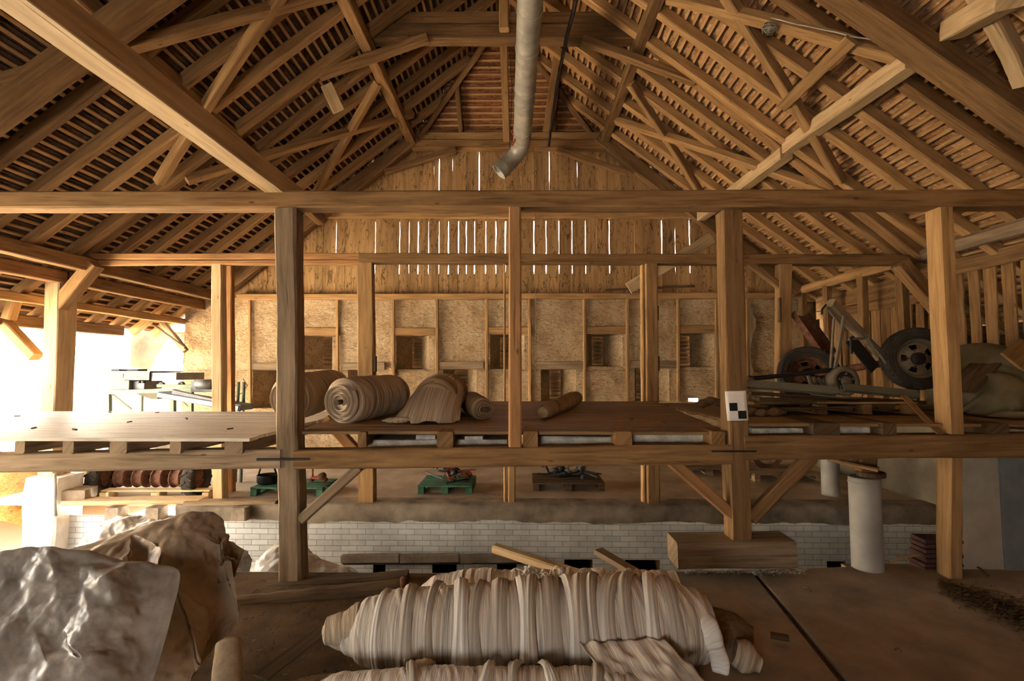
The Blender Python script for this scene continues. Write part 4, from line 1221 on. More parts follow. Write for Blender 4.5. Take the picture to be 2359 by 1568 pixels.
# apron of thin cloth pulled down on its front
b = MB()
def apron(u, v):
    a0 = P(lerp(1335, 1530, u), lerp(1480, 1470, u) , 3.17); a1 = P(lerp(1370, 1640, u), 1585, 2.92)
    p = a0.lerp(a1, v)
    if u < .35: p += Vector((.10 * (1 - u / .35) * v, 0, 0))
    p += Vector((0, -.03 * sin(u * 9 + v * 2) * v - .02 * n1(u * 7, v * 3, 4), .02 * n1(u * 9, v * 4, 9)))
    p.z = max(p.z, FL + .02)
    return p
b.grid(apron, 40, 24, 1.2, .6)
o = b.build('cloth_apron', M['strand'], t)
m = o.modifiers.new('thickness', 'SOLIDIFY'); m.thickness = .004

A, B = P(935, 1385, 4.15), P(1560, 1383, 4.1)
t = thing('wrapped_bundle', 'striped netting bundle lying behind the big grey white one', 'bundle', ((A.x + B.x) / 2, 4.1, FL), 'wrapped netting bundles on the floor')
roll_mb(A, B, pw([(0, .02), (.03, .09), (.12, .20), (.25, .24), (.7, .24), (1, .22)]), 320, 56, .035, .05, FL, .4, 7).build('wrapping', M['strand'], t)
for k in range(16):
    px = R.uniform(1195, 1350); py = R.uniform(1312, 1340)
    c = P(px, py, R.uniform(3.85, 4.05))
    b = MB()
    a0 = R.random() * 6.28; ln = R.uniform(.05, .13); wd = R.uniform(.012, .035); hh = R.uniform(.02, .06)
    def fr(u, v):
        q = (v - .5) * ln
        return c + Vector((cos(a0) * q - sin(a0) * (u - .5) * wd, sin(a0) * q + cos(a0) * (u - .5) * wd, hh * (1 - (2 * v - 1) ** 2) + .015 * n1(v * 5, u * 2, k)))
    b.grid(fr, 3, 10, .1, .2)
    o = b.build('frayed_tie', M['strip_light'], t)
    m = o.modifiers.new('thickness', 'SOLIDIFY'); m.thickness = .003

A, B = P(1455, 1425, 4.05), P(1735, 1492, 3.72)
t = thing('wrapped_bundle', 'brown sagging netting roll behind the twisted cloth end, with a frayed pale end', 'bundle', ((A.x + B.x) / 2, 3.8, FL), 'wrapped netting bundles on the floor')
roll_mb(A, B, pw([(0, .22), (.5, .23), (.85, .20), (1, .14)]), 160, 48, .02, .04, FL, .3, 2).build('wrapping', M['burlap'], t)
b = roll_mb(P(1690, 1500, 3.55), P(1752, 1530, 3.5), pw([(0, .08), (.4, .10), (1, .05)]), 40, 28, .12, .15, FL, .8, 5)
b.build('frayed_end', M['strand_tan'], t)

A, B = P(700, 1590, 3.02), P(1600, 1590, 3.0)
t = thing('wrapped_bundle', 'lowest grey netting bundle at the bottom edge, partly out of the picture', 'bundle', ((A.x + B.x) / 2, 3.0, FL), 'wrapped netting bundles on the floor')
pf2 = pw([(0, .05), (.1, .12), (.3, .155), (.7, .165), (.92, .15), (1, .08)])
A.z = B.z = -1.90
roll_mb(A, B, pf2, 420, 56, .05, .08, FL, .6, 9).build('wrapping', M['strand'], t)
for k, tc in enumerate((.28, .46, .56, .63, .74)):
    strip(A, B, 0, tc, .07, k * 2.1, M['strip_light'] if k % 2 else M['strand'], t, tilt=.02, prof=pf2, th0=-2, th1=2)
A, B = P(620, 1612, 3.15), P(1010, 1560, 3.12)
A.z, B.z = -1.99, -1.93
t = thing('wrapped_bundle', 'slack brown netting roll at the bottom edge, left of the grey bundles', 'bundle', ((A.x + B.x) / 2, 3.1, FL), 'wrapped netting bundles on the floor')
roll_mb(A, B, pw([(0, .05), (.25, .10), (.6, .12), (1, .14)]), 160, 40, .06, .12, FL, .8, 4).build('wrapping', M['burlap'], t)
strip(A, B, 0, .88, .14, 1.0, M['strand_tan'], t, tilt=.05, prof=pw([(0, .07), (.3, .115), (1, .14)]), th0=-2, th1=2)

b = roll_mb(P(528, 1468, 3.3), P(522, 1600, 3.12), pw([(0, .03), (.08, .075), (.6, .085), (1, .09)]), 60, 28, .02, .05, None, .3, 6, ref=Yv)
tag(b.build('sack_roll', M['sackcloth']), 'small upright tan cloth roll at the bottom edge beside the plastic heap', 'cloth roll')

# --- plastic heap at the left
from mathutils.geometry import delaunay_2d_cdt
def folded(name, mat, pts, parent, crease=.72, c1=.05, s1=.30, c2=.018, s2=.11):
    vo, eo, fo, ov, oe, of = delaunay_2d_cdt([Vector((x, y)) for x, y, d in pts], [], [], 0, 1e-4)
    b = MB()
    for k, q in enumerate(vo):
        x, y, d = pts[ov[k][0]]
        v = P(x, y, d); v.z = max(v.z, FL + .015); b.v.append(v)
    for f in fo:
        f = list(f)
        n = (b.v[f[1]] - b.v[f[0]]).cross(b.v[f[2]] - b.v[f[0]])
        if n.y > 0: f = f[::-1]
        b.face(f, [(vo[i].x * .002, vo[i].y * .002) for i in f], 0, True)
    o = b.build(name, mat, parent)
    me = o.data
    at_ = me.attributes.new('crease_edge', 'FLOAT', 'EDGE')
    rr = random.Random(len(pts))
    at_.data.foreach_set('value', [crease * rr.uniform(.55, 1.15) for e in me.edges])
    m = o.modifiers.new('smooth', 'SUBSURF'); m.levels = m.render_levels = 4
    for nm, st, sc in (('_folds', c1, s1), ('_creases', c2, s2)):
        tx = bpy.data.textures.new(name + nm, 'VORONOI'); tx.noise_scale = sc; tx.weight_1 = -1; tx.weight_2 = 1
        m = o.modifiers.new('folds' + nm, 'DISPLACE'); m.texture = tx; m.texture_coords = 'LOCAL'; m.strength = st; m.mid_level = .4
    tx = bpy.data.textures.new(name + '_soft', 'CLOUDS'); tx.noise_scale = .22; tx.noise_depth = 3
    m = o.modifiers.new('soft_folds', 'DISPLACE'); m.texture = tx; m.texture_coords = 'LOCAL'; m.strength = .07; m.mid_level = .5
    return o
t = thing('plastic_heap', 'large crumpled heap of dusty shiny plastic sheets beside the cracked grey post', 'plastic sheet', (-3.0, 3.6, FL))
folded('brown_sheet', M['film_brown'], [(-60, 1330, 3.9), (140, 1288, 3.8), (300, 1226, 3.98), (380, 1196, 4.08), (440, 1172, 4.18), (490, 1176, 4.22), (516, 1196, 4.22), (522, 1226, 4.16), (503, 1252, 4.02), (510, 1290, 4.02), (506, 1345, 3.98), (462, 1348, 3.86),
    (445, 1215, 4.0), (425, 1244, 3.90), (370, 1262, 3.84), (300, 1300, 3.76), (420, 1312, 3.78), (402, 1360, 3.66), (345, 1372, 3.56), (472, 1402, 3.74), (432, 1446, 3.50), (522, 1402, 3.86), (552, 1425, 3.80), (362, 1458, 3.44), (300, 1500, 3.34), (384, 1536, 3.28),
    (300, 1640, 3.0), (420, 1600, 3.14), (470, 1475, 3.62), (455, 1540, 3.3), (330, 1270, 3.92), (230, 1318, 3.72), (480, 1300, 3.9), (470, 1260, 3.96)], t)
folded('torn_flap', M['burlap'], [(498, 1236, 4.1), (530, 1244, 4.12), (566, 1266, 4.15), (552, 1290, 4.1), (536, 1296, 4.05), (545, 1325, 4.1), (524, 1338, 4.0), (500, 1345, 3.96), (512, 1275, 3.98), (505, 1310, 4.0)], t, .8, .03, .15)
GS = []
for x, y, o_ in ((-220, 1330, 0), (0, 1284, 0), (66, 1256, 0), (104, 1254, 0), (182, 1298, 5), (238, 1326, 0), (338, 1352, 2), (424, 1306, 3), (300, 1298, 4), (-220, 1450, 0), (0, 1392, 2), (62, 1402, 4), (128, 1374, 0), (188, 1346, 4), (246, 1340, -5), (264, 1394, -4), (338, 1372, 2),
    (-220, 1560, 0), (0, 1470, -3), (72, 1440, 3), (138, 1442, 2), (206, 1428, -5), (262, 1440, 2), (-100, 1640, 0), (50, 1540, 2), (112, 1534, -4), (150, 1492, 4), (188, 1520, -3), (230, 1490, 3), (290, 1500, 1), (60, 1650, 0), (180, 1640, 2), (280, 1640, 4), (326, 1444, 2), (340, 1610, 2), (120, 1310, -3), (40, 1330, 3), (170, 1390, 3), (152, 1486, -4)):
    GS.append((x, y, 3.5 - (y - 1262) / 378 * .78 + o_ * .008 + (.06 if x < -100 else 0) + max(0, x - 240) * .0011))
folded('grey_sheet', M['film'], GS, t, .5, .02, .30, .010, .10)
# clear film in the pit
t = thing('film_heap', 'clear white plastic film heaped behind the cracked grey post', 'plastic sheet', (-2.6, 6.1, PIT))
pc = drape(-2.65, 6.1, -1.75, 2.1, 1.6, 56, 44, [((-2.85, 6.1, -2.75), (.38, .45, .62)), ((-2.25, 6.05, -2.85), (.42, .45, .45))], PIT, 1.15, 150, 5, .2, .10)
cloth_obj('film_sheet', M['film_white'], pc, t, 2, .003, .13, .22)
t = thing('film_heap', 'white plastic film heaped between the whitewashed pedestal and the brown plastic', 'plastic sheet', (-4.7, 6.2, PIT))
pc = drape(-4.6, 6.2, -1.55, 2.4, 1.7, 60, 44, [((-4.9, 6.2, -2.6), (.55, .45, .75)), ((-4.15, 6.2, -2.5), (.42, .42, .62)), ((-3.45, 6.4, -2.75), (.18, .22, .72))], PIT, 1.15, 150, 6, -.1, .10)
cloth_obj('film_sheet', M['film_white'], pc, t, 2, .003, .13, .22)

# --- poles and planks on the floor
b = MB(); b.timber(P(500, 1362, 4.85), P(940, 1330, 5.02), .16, .10, jit=.012, step=.15)
tag(b.build('floor_pole', M['dark_wood']), 'dark flat timber lying along the pit edge at the foot of the cracked grey post', 'timber')
b = MB()
q0, q1 = P(470, 1402, 4.45), P(938, 1350, 4.75)
b.tube([q0.lerp(q1, i / 20) for i in range(21)], [.075 + .008 * n1(i * .6, 1, 2) for i in range(21)], 16)
t = b.build('floor_roller', M['dark_wood'])
tag(t, 'dark round roller lying in front of the dark flat timber', 'roller')
b = MB(); b.lathe(q1, (q1 - q0), [(-.06, .08), (-.05, .09), (0, .09), (.01, .07), (-.02, .05), (-.02, .0)], 20)
b.build('end_ring', M['rust'], t)
T('leaning_plank', 'squared timber sloping up over the pit, nearer the cracked grey post', 'plank', P(1140, 1262, 5.0), P(1420, 1352, 4.3), .10, .075, 'oak_pale', 'timbers leaning on the bundles')
T('leaning_plank', 'split plank sloping up over the pit, nearer the target post', 'plank', P(1378, 1268, 5.0), P(1580, 1388, 4.2), .12, .06, 'oak_grey', 'timbers leaning on the bundles', jit=.012)
T('floor_plank', 'flat dark batten half buried in dust, left of the big bundle', 'plank', P(745, 1452, 3.75), P(600, 1560, 3.25), .12, .02, 'dark_wood')
T('floor_cleat', 'short dark wooden block lying on the floor slab right of the brown roll', 'timber block', P(1775, 1462, 3.85), P(1818, 1470, 3.8), .05, .03, 'dark_wood')

# --- litter
def flakes(name, label, region, n, z, mat, lmin=.015, lmax=.06, hmax=.03):
    b = MB()
    for i in range(n):
        px, py, dens = region()
        c = Pz(px, py, z); c.z += R.random() ** 2 * hmax * dens
        a = R.random() * pi; l = R.uniform(lmin, lmax); w = R.uniform(.003, .009)
        d = Vector((cos(a) * l / 2, sin(a) * l / 2, R.uniform(-.3, .3) * l / 2)); e = Vector((-sin(a) * w / 2, cos(a) * w / 2, .002))
        b.quadp(c - d - e, c + d - e, c + d + e, c - d + e)
    o = b.build(name, M[mat] if isinstance(mat, str) else mat)
    return tag(o, label, 'litter', None, 'stuff')
def reg1():
    while True:
        u, v = R.random(), R.gauss(0, .33)
        px = 2165 + u * 300; py = 1350 + u * 110 + v * (25 + 50 * u)
        return px, py, max(.1, 1 - abs(v))
flakes('straw_litter', 'dark patch of chaff and splinters swept up on the right floor slab', reg1, 3800, FL + .032, 'debris')
def reg2():
    return R.uniform(1575, 1860), 1313 + R.gauss(0, 3.0) + R.random() * 6, .6
flakes('straw_litter', 'line of pale chaff along the front of the sill block', reg2, 700, FL + .032, 'insul', .01, .03, .02)
def reg3():
    return R.uniform(560, 1500), R.uniform(1340, 1560), .2
flakes('straw_litter', 'scattered straw bits on the brown earth floor', reg3, 900, FL + .01, 'debris', .01, .05, .01)
for (x0, y0, x1, y1, lab) in ((1852, 1354, 1868, 1362, 'tiny wood chip in the middle of the right floor slab'), (2240, 1302, 2278, 1326, 'bent twig at the foot of the short post by the beige panel'), (2060, 1496, 2078, 1500, 'dark crumb on the right floor slab near the bottom edge')):
    a, c = Pz(x0, y0, FL + .04), Pz(x1, y1, FL + .04)
    b = MB(); b.tube([a, a.lerp(c, .5) + Vector((.01, .01, .015)), c], .008, 6)
    tag(b.build('wood_chip', M['dark_wood']), lab, 'wood chip')

# ------------------------------------------------------------------ loft: netting rolls
DZ = -.60
def loft_roll(label, A, B, r0, r1, mat, seed, spiral=False, tail=None):
    t = thing('netting_roll', label, 'netting roll', ((A.x + B.x) / 2, (A.y + B.y) / 2, A.z - r0), 'netting rolls on the middle loft')
    b = roll_mb(A, B, pw([(0, r0 * .72), (.06, r0 * .97), (.2, r0), (.8, r1), (.95, r1 * .9), (1, r1 * .5)]), 130, 48, .012, .035, A.z - r0 + .02 if not spiral else DZ, 1.2, seed)
    b.build('wrapping', M[mat], t)
    ax = (B - A).normalized()
    e1 = (Z - ax * ax.dot(Z)).normalized(); e2 = ax.cross(e1)
    if spiral:
        b = MB()
        turns = 3.2
        def sp(u, v):
            th = v * turns * 2 * pi + 1.0
            r = lerp(r0 * .84, r0 * .2, v)
            c = A + (e1 * cos(th) + e2 * sin(th)) * r * (1 + .07 * n1(th * .7, seed, 1))
            return c - ax * (.028 * sin(pi * u) + .01) + (e1 * cos(th) + e2 * sin(th)) * (u - .5) * .03
        b.grid(sp, 4, 90, .2, 3)
        b.build('spiral_end', M[mat], t)
        b = MB()
        b.tube([A - ax * .10 + e2 * .02, A + ax * .05], .028, 12)
        b.build('core_rod', M['dark_wood'], t)
    return t
loft_roll('netting roll with open spiral end and dark core, facing the viewer', P(786, 925, 5.42), P(915, 905, 6.45), .262, .25, 'strand_tan', 1, True)
loft_roll('netting roll half hidden behind the cracked grey post', P(662, 918, 5.7), P(775, 890, 6.75), .27, .25, 'strand_tan', 4, True)
t = loft_roll('bulging netting roll covered by a draped sheet, third from the cracked grey post', P(1000, 922, 5.75), P(1040, 902, 6.6), .27, .25, 'strand_brown', 8)
A3 = P(1000, 922, 5.75); B3 = P(1040, 902, 6.6)
ax3 = (B3 - A3).normalized(); f1 = (Z - ax3 * ax3.dot(Z)).normalized(); f2 = ax3.cross(f1)
b = MB()
def dr(u, v):
    th = lerp(-1.75, 1.75, u)
    up_ = A3 + ax3 * (.10 + .25 * (1 - v)) + (f1 * cos(th) + f2 * sin(th)) * .288
    lo_ = Vector((A3.x - .06 + .40 * sin(th * .8), A3.y - .10 - .26 * cos(th * .7), DZ + .035))
    w_ = smooth01(max(0, (v - .3) / .7)) if v > .3 else 0
    p = up_.lerp(lo_, w_)
    fo = .030 * sin(u * 24 + 3 * n1(v * 2, u * 3, 1)) * min(1, v * 1.3) + .018 * n1(u * 14, v * 5, 2)
    p += Vector((fo * .5, -abs(.06 * sin(pi * w_)) + fo, fo * .5))
    p.z = max(p.z, DZ + .028)
    return p
b.grid(dr, 70, 40, 1, 1)
b.build('draped_sheet', M['strand_tan'], t)
loft_roll('short stubby netting roll lying right against the bulging one', P(1112, 942, 5.75), P(1082, 925, 6.35), .135, .14, 'strand_brown', 11, True)
loft_roll('small thin netting roll alone on the deck right of the slim post', P(1250, 950, 5.75), P(1330, 915, 7.0), .088, .105, 'strand_brown', 13)
b = roll_mb(P(880, 968, 5.5), P(950, 966, 5.45), pw([(0, .01), (.3, .03), (.7, .035), (1, .01)]), 30, 16, .2, .2, None, 1, 3)
tag(b.build('cloth_scrap', M['strand_tan']), 'flat scrap of netting between the spiral roll and the bulging roll', 'cloth scrap')

# ------------------------------------------------------------------ ventilation duct
t = thing('ventilation_duct', 'long galvanised ventilation duct hanging under the ridge with a bent open end', 'duct', (.05, 8, 4.2))
p0, p1 = P(1222, -8, 6.2), P(1203, 318, 9.55)
d = (p1 - p0).normalized()
pm = p0 - d * 2.4
e_end = P(1150, 396, 9.95)
pts = [pm.lerp(p1, i / 12) for i in range(13)]
ctrl = p1 + d * .42
e0 = ctrl
bend = []
for i in range(1, 9):
    s = i / 9
    bend.append((1 - s) ** 2 * p1 + 2 * s * (1 - s) * ctrl + s * s * (ctrl + (e_end - ctrl) * .45))
path = pts + bend
b = MB(); b.tube(pts, .172, 28, caps=False); b.build('straight_pipe', M['zinc'], t)
b = MB(); b.tube([p1] + bend + [ctrl + (e_end - ctrl) * .46], .17, 28, caps=False); b.build('elbow', M['zinc'], t)
nz0 = ctrl + (e_end - ctrl) * .45; nzd = (e_end - ctrl).normalized(); nl = (e_end - nz0).length
b = MB(); b.lathe(nz0, nzd, [(0, .17), (nl * .5, .172), (nl * .52, .178), (nl * .6, .174), (nl, .178), (nl + .012, .182), (nl + .012, .168), (nl * .3, .165), (0, .16)], 28, caps=False); b.build('nozzle', M['zinc'], t)
for k, py in enumerate((112, 205, 232, 298, 22)):
    s = (py + 8) / 326; c = P(lerp(1222, 1203, s), py, 6.2)
    # point on the axis closest to that pixel row
    best = min((pm.lerp(p1, i / 400) for i in range(401)), key=lambda q: abs((cam.matrix_basis.inverted() @ Vector((q.x, q.y, q.z + CZ))).y / -(cam.matrix_basis.inverted() @ Vector((q.x, q.y, q.z + CZ))).z * F - (784 - py)))
    b = MB(); b.lathe(best, d, [(-.02, .172), (-.012, .184), (.012, .184), (.02, .172)], 28); b.build('joint_ring', M['zinc'], t)
b = MB(); b.tube([P(1178, 300, 9.4), P(1188, 318, 9.4), P(1180, 335, 9.4)], .02, 8)
b.build('hanger_knot', M['red'], t)
def cord(name, label, pts, r, mat, n=8):
    b = MB()
    q = []
    for i in range(len(pts) - 1):
        for s in range(8): q.append(pts[i].lerp(pts[i + 1], s / 8))
    q.append(pts[-1])
    q = [p + Vector((n1(i * .5, 1, r * 99), 0, n1(i * .5, 7, r * 99))) * .012 for i, p in enumerate(q)]
    b.tube(q, r, n)
    return tag(b.build(name, M[mat]), label, 'cord')
cord('black_cable', 'thick black cable dropping from the ridge behind the duct to the gable collar', [P(1330, -10, 6.3), P(1304, 92, 7.4), P(1284, 190, 8.6), P(1268, 300, 10.6), P(1264, 336, 10.9)], .030, 'black_iron')
cord('thin_string', 'thin cord hanging in front of the gable right of the duct bend', [P(1229, 338, 10.8), P(1231, 432, 10.8)], .006, 'oak_grey')
cord('thin_string', 'thin long cord hanging before the stone wall right of the slim post', [P(1233, 492, 11.1), P(1234, 700, 10.9), P(1236, 800, 10.9)], .006, 'oak_grey')
cord('thin_string', 'thin wire tied from the duct end to the hip rafter', [P(1168, 70, 9.5), P(1180, 200, 9.5), P(1174, 345, 9.4)], .005, 'black_iron')
b = MB()
c0 = RR(1772, 66, -.16)
for k in range(14):
    th = R.random() * 6.28; rr_ = R.uniform(.04, .09)
    a1 = Vector((R.gauss(0, 1), R.gauss(0, 1), R.gauss(0, 1))).normalized(); a2 = a1.cross(Vector((.3, .8, .1))).normalized(); a3 = a1.cross(a2)
    b.tube([c0 + (a2 * cos(q * .7) + a3 * sin(q * .7)) * rr_ for q in range(10)], .004, 5)
tag(b.build('wire_bundle', M['zinc']), 'tangle of wire hung on the long flat wind brace', 'wire')
cord('brace_wire', 'pale wire running along the long flat wind brace', [RR(1775, 42, -.12), RR(1950, 80, -.12), RR(2074, 106, -.12)], .008, 'zinc')

# ------------------------------------------------------------------ paper target on the thick front post
t = thing('paper_target', 'white sheet with two black checker squares pinned to the thick front post', 'paper sign', P(1698, 968, 4.86))
b = MB()
c = [P(1675, 969, 4.895), P(1724, 968, 4.895), P(1718, 899, 4.905), P(1669, 901, 4.905)]
def quad_on(c, u0, v0, u1, v1, off=0.0):
    def g(u, v): return (c[0].lerp(c[1], u)).lerp(c[3].lerp(c[2], u), v) - Yv * off
    return [g(u0, v0), g(u1, v0), g(u1, v1), g(u0, v1)]
b.grid(lambda u, v: quad_on(c, u, v, u, v, .004 + .010 * (v - .5) ** 2)[0], 6, 8, .2, .3, sm=True)
sh_ = b.build('sheet', M['paper'], t)
m = sh_.modifiers.new('thickness', 'SOLIDIFY'); m.thickness = .001
for (u0, v0, u1, v1) in ((.15, .33, .53, .60), (.53, .06, .92, .33)):
    b = MB(); b.quadp(*quad_on(c, u0, v0, u1, v1, .0085)); b.build('black_square', M['ink'], t)

for px, py in ((252, 951), (362, 952), (78, 988), (172, 992), (430, 966), (298, 974), (530, 990), (40, 960), (1455, 968), (1530, 976)):
    c = Pz(px, py, -.628 if px < 600 else -.55)
    b = MB(); a0 = R.random() * 3; b.timber(c + Vector((-.03 * cos(a0), -.03 * sin(a0), .012)), c + Vector((.03 * cos(a0), .03 * sin(a0), .015)), .02, .014, jit=.006, step=.02, ch=.003)
    if px < 600: tag(b.build('wood_chip', M['dark_wood']), 'small dark crumb lying on the left loft deck', 'wood chip', 'dark crumbs on the bleached deck')
    else: tag(b.build('wood_chip', M['dark_wood']), 'small dark crumb on the brown middle deck right of the slim post', 'wood chip', 'dark crumbs on the middle deck')
# ------------------------------------------------------------------ columns and panels at the right, below the loft
def pipe_column(label, px, py_t, py_b, Y, r, cap=True):
    zb = FL if Y < 6 else FL
    c = P(px, py_b, Y); top = P(px, py_t, Y).z
    t = thing('pipe_column', label, 'column', (c.x, Y, zb))
    b = MB()
    k = 14
    b.lathe((c.x, Y, zb), Z, [(0, r)] + [((top - zb) * i / k, r * (1 + .006 * n1(i, px, 1))) for i in range(1, k)] + [(top - zb - .01, r), (top - zb, r - .012), (top - zb - .002, r * .7), (top - zb - .002, 0)], 36)
    b.build('pipe', M['pipe_white'], t)
    if cap:
        b = MB(); b.lathe((c.x, Y, top - .055), Z, [(0, r + .001), (.0, r + .006), (.012, r + .006), (.012, r)], 36); b.build('rim_band', M['pipe_white'], t)
    return t
pipe_column('tall white pipe column standing on the front floor edge', 1999, 1098, 1303, 5.30, .142)
pipe_column('shorter white pipe column farther back under the loft', 1914, 1040, 1130, 8.45, .135, False)
c = P(2004, 1091, 5.30)
b = MB(); b.lathe((c.x + .01, 5.30, c.z - .025), Z, [(0, 0), (0, .128), (.045, .13), (.05, .12), (.05, 0)], 28)
tag(b.build('wooden_disc', M['dark_wood']), 'dark round wooden disc on top of the tall pipe column', 'disc')
T('wooden_block', 'squared wooden block wedged between the tall pipe column and the loft beam', 'timber block', P(1990, 1088, 5.22) + Z * .02, P(1990, 1050, 5.22), .18, .16, 'oak', up=Yv)
T('wooden_wedge', 'thin plank slanting down onto the tall pipe column', 'plank', P(1908, 1056, 5.25), P(2024, 1082, 4.98), .12, .035, 'oak_light')
def wall_board(name, label, x0, x1, y0, y1, Y, mat):
    a, c = P(x0, y1, Y), P(x1, y0, Y)
    b = MB(); b.timber(((a.x + c.x) / 2, Y + .02, FL), ((a.x + c.x) / 2, Y + .02, c.z), c.x - a.x, .035, up=Yv, jit=.004, step=.2, ch=.004)
    return tag(b.build(name, M[mat]), label, 'panel')
wall_board('wallboard', 'beige wall panel standing right of the short post under the loft', 2221, 2314, 1040, 1300, 5.28, 'panel_beige')
wall_board('wallboard', 'blue grey wall panel at the right edge beside the beige one', 2317, 2470, 1050, 1296, 5.26, 'panel_blue')
slab('floor_ledge', 3.40, 6.3, 5.15, 5.50, FL - .3, FL - .002, M['concrete'], 20, 4, .004)
for i in range(7):
    c = Pz(2118 + R.uniform(-3, 3), 1291, FL - .03)
    z = FL + .004 + i * .047
    y0 = 5.36
    xx = 918 / F * y0
    T('hollow_tile', ('bottom' , 'second lowest', 'third lowest', 'fourth', 'fifth', 'sixth', 'topmost')[i] + ' flat brown tile in the small stack left of the short post', 'tile', Vector((xx - .18 + R.uniform(-.015, .015), y0, z + .02)), Vector((xx + .19 + R.uniform(-.015, .015), y0 + R.uniform(-.01, .01), z + .02)), .22, .04, 'brown_brick', 'flat tiles stacked on the dark ledge', jit=.003)
cp = [P(x, y, 5.32) for x, y in ((2050, 1294), (2075, 1284), (2110, 1278), (2140, 1282), (2160, 1292))]
b = MB(); b.tube(cp, .012, 8); tag(b.build('hose_piece', M['oak_light']), 'bent pale hoop lying before the stack of flat tiles', 'hoop')

# ------------------------------------------------------------------ pallets
def pallet(label, px0, px1, py, mat, depth=.8, Yp=None, z=FL, ang=0.0, group='wooden pallets on the rear ground', hgt=.13):
    c = Pz((px0 + px1) / 2, py, z) if Yp is None else P((px0 + px1) / 2, py, Yp)
    w = (px1 - px0) / F * c.y
    t = thing('pallet', label, 'pallet', (c.x, c.y + depth / 2, z), group)
    rot = Matrix.Rotation(ang, 3, 'Z')
    o = Vector((c.x, c.y + depth / 2, z))
    def L(x, y, zz): return o + rot @ Vector((x, y, zz))
    for i in range(5):
        y = lerp(-depth / 2 + .05, depth / 2 - .05, i / 4)
        b = MB(); b.timber(L(-w / 2, y, hgt), L(w / 2, y, hgt), depth / 6.5, .022, up=Z, jit=.003, step=.3, ch=.003); b.build('deck_board', M[mat], t)
    for i in range(3):
        x = lerp(-w / 2 + .05, w / 2 - .05, i / 2)
        for j in range(3):
            y = lerp(-depth / 2 + .07, depth / 2 - .07, j / 2)
            b = MB(); b.box(L(x, y, .065), (.1, .13, .09), rot); b.build('spacer_block', M[mat], t)
        b = MB(); b.timber(L(x, -depth / 2, .011), L(x, depth / 2, .011), .1, .022, up=Z, jit=.003, step=.3, ch=.003); b.build('bottom_board', M[mat], t)
    return t, o, w
pallet('green pallet carrying the black pot and the red jack', 576, 742, 1143, 'dgreen', .7)
pallet('green pallet carrying red and grey scrap', 963, 1086, 1138, 'dgreen', .8)
pallet('dark brown pallet carrying blue and black scrap', 1230, 1392, 1131, 'dark_wood', .8)
pallet('pale pallet lower in the rear, left of the target post', 1585, 1690, 1096, 'oak_grey', .8)
pallet('slatted pallet under the coil of wire, right of the target post', 1742, 1900, 1110, 'oak_grey', .8)
pallet('bare pallet leaning flat before the tractor roller', 228, 478, 1151, 'oak_pale', .25, ang=.02)

# black pot with handle
c = Pz(598, 1141, FL); c.z = FL + .15; c.y += .25
t = thing('iron_pot', 'black iron drum with bent handles on the green pallet by the cracked grey post', 'pot', c)
b = MB(); b.lathe(c, Z, [(0, .0), (0, .15), (.03, .17), (.12, .17), (.13, .18), (.14, .165), (.03, .15), (.03, 0)], 24); b.build('drum', M['black_iron'], t)
b = MB(); b.tube([c + Vector((-.16, 0, .12)), c + Vector((-.12, 0, .28)), c + Vector((0, .02, .33)), c + Vector((.1, 0, .27)), c + Vector((.15, 0, .14))], .016, 8); b.build('handle', M['black_iron'], t)
b = MB(); b.tube([c + Vector((-.05, 0, .25)), c + Vector((.08, -.03, .36)), c + Vector((.17, 0, .44))], .018, 8); b.build('lever', M['black_iron'], t)
# red jack
c = Pz(718, 1139, FL); c.z = FL + .15; c.y += .25
t = thing('trolley_jack', 'small red trolley jack on the green pallet right of the cracked grey post', 'jack', c)
b = MB(); b.timber(c + Vector((-.12, 0, .07)), c + Vector((.13, 0, .06)), .08, .05, jit=.002); b.build('body', M['red'], t)
b = MB(); b.timber(c + Vector((-.10, 0, .05)), c + Vector((-.10, 0, .22)), .035, .04, up=Yv, jit=.002); b.build('lifting_post', M['red'], t)
for dx in (-.11, .12):
    b = MB(); b.lathe(c + Vector((dx, -.05, .035)), Yv, [(0, 0), (0, .034), (.1, .034), (.1, 0)], 16); b.build('wheel', M['rust'], t)
b = MB(); b.lathe(c + Vector((.07, -.06, .10)), Yv, [(0, 0), (0, .06), (.1, .06), (.1, 0)], 16); b.build('drum', M['rust'], t)

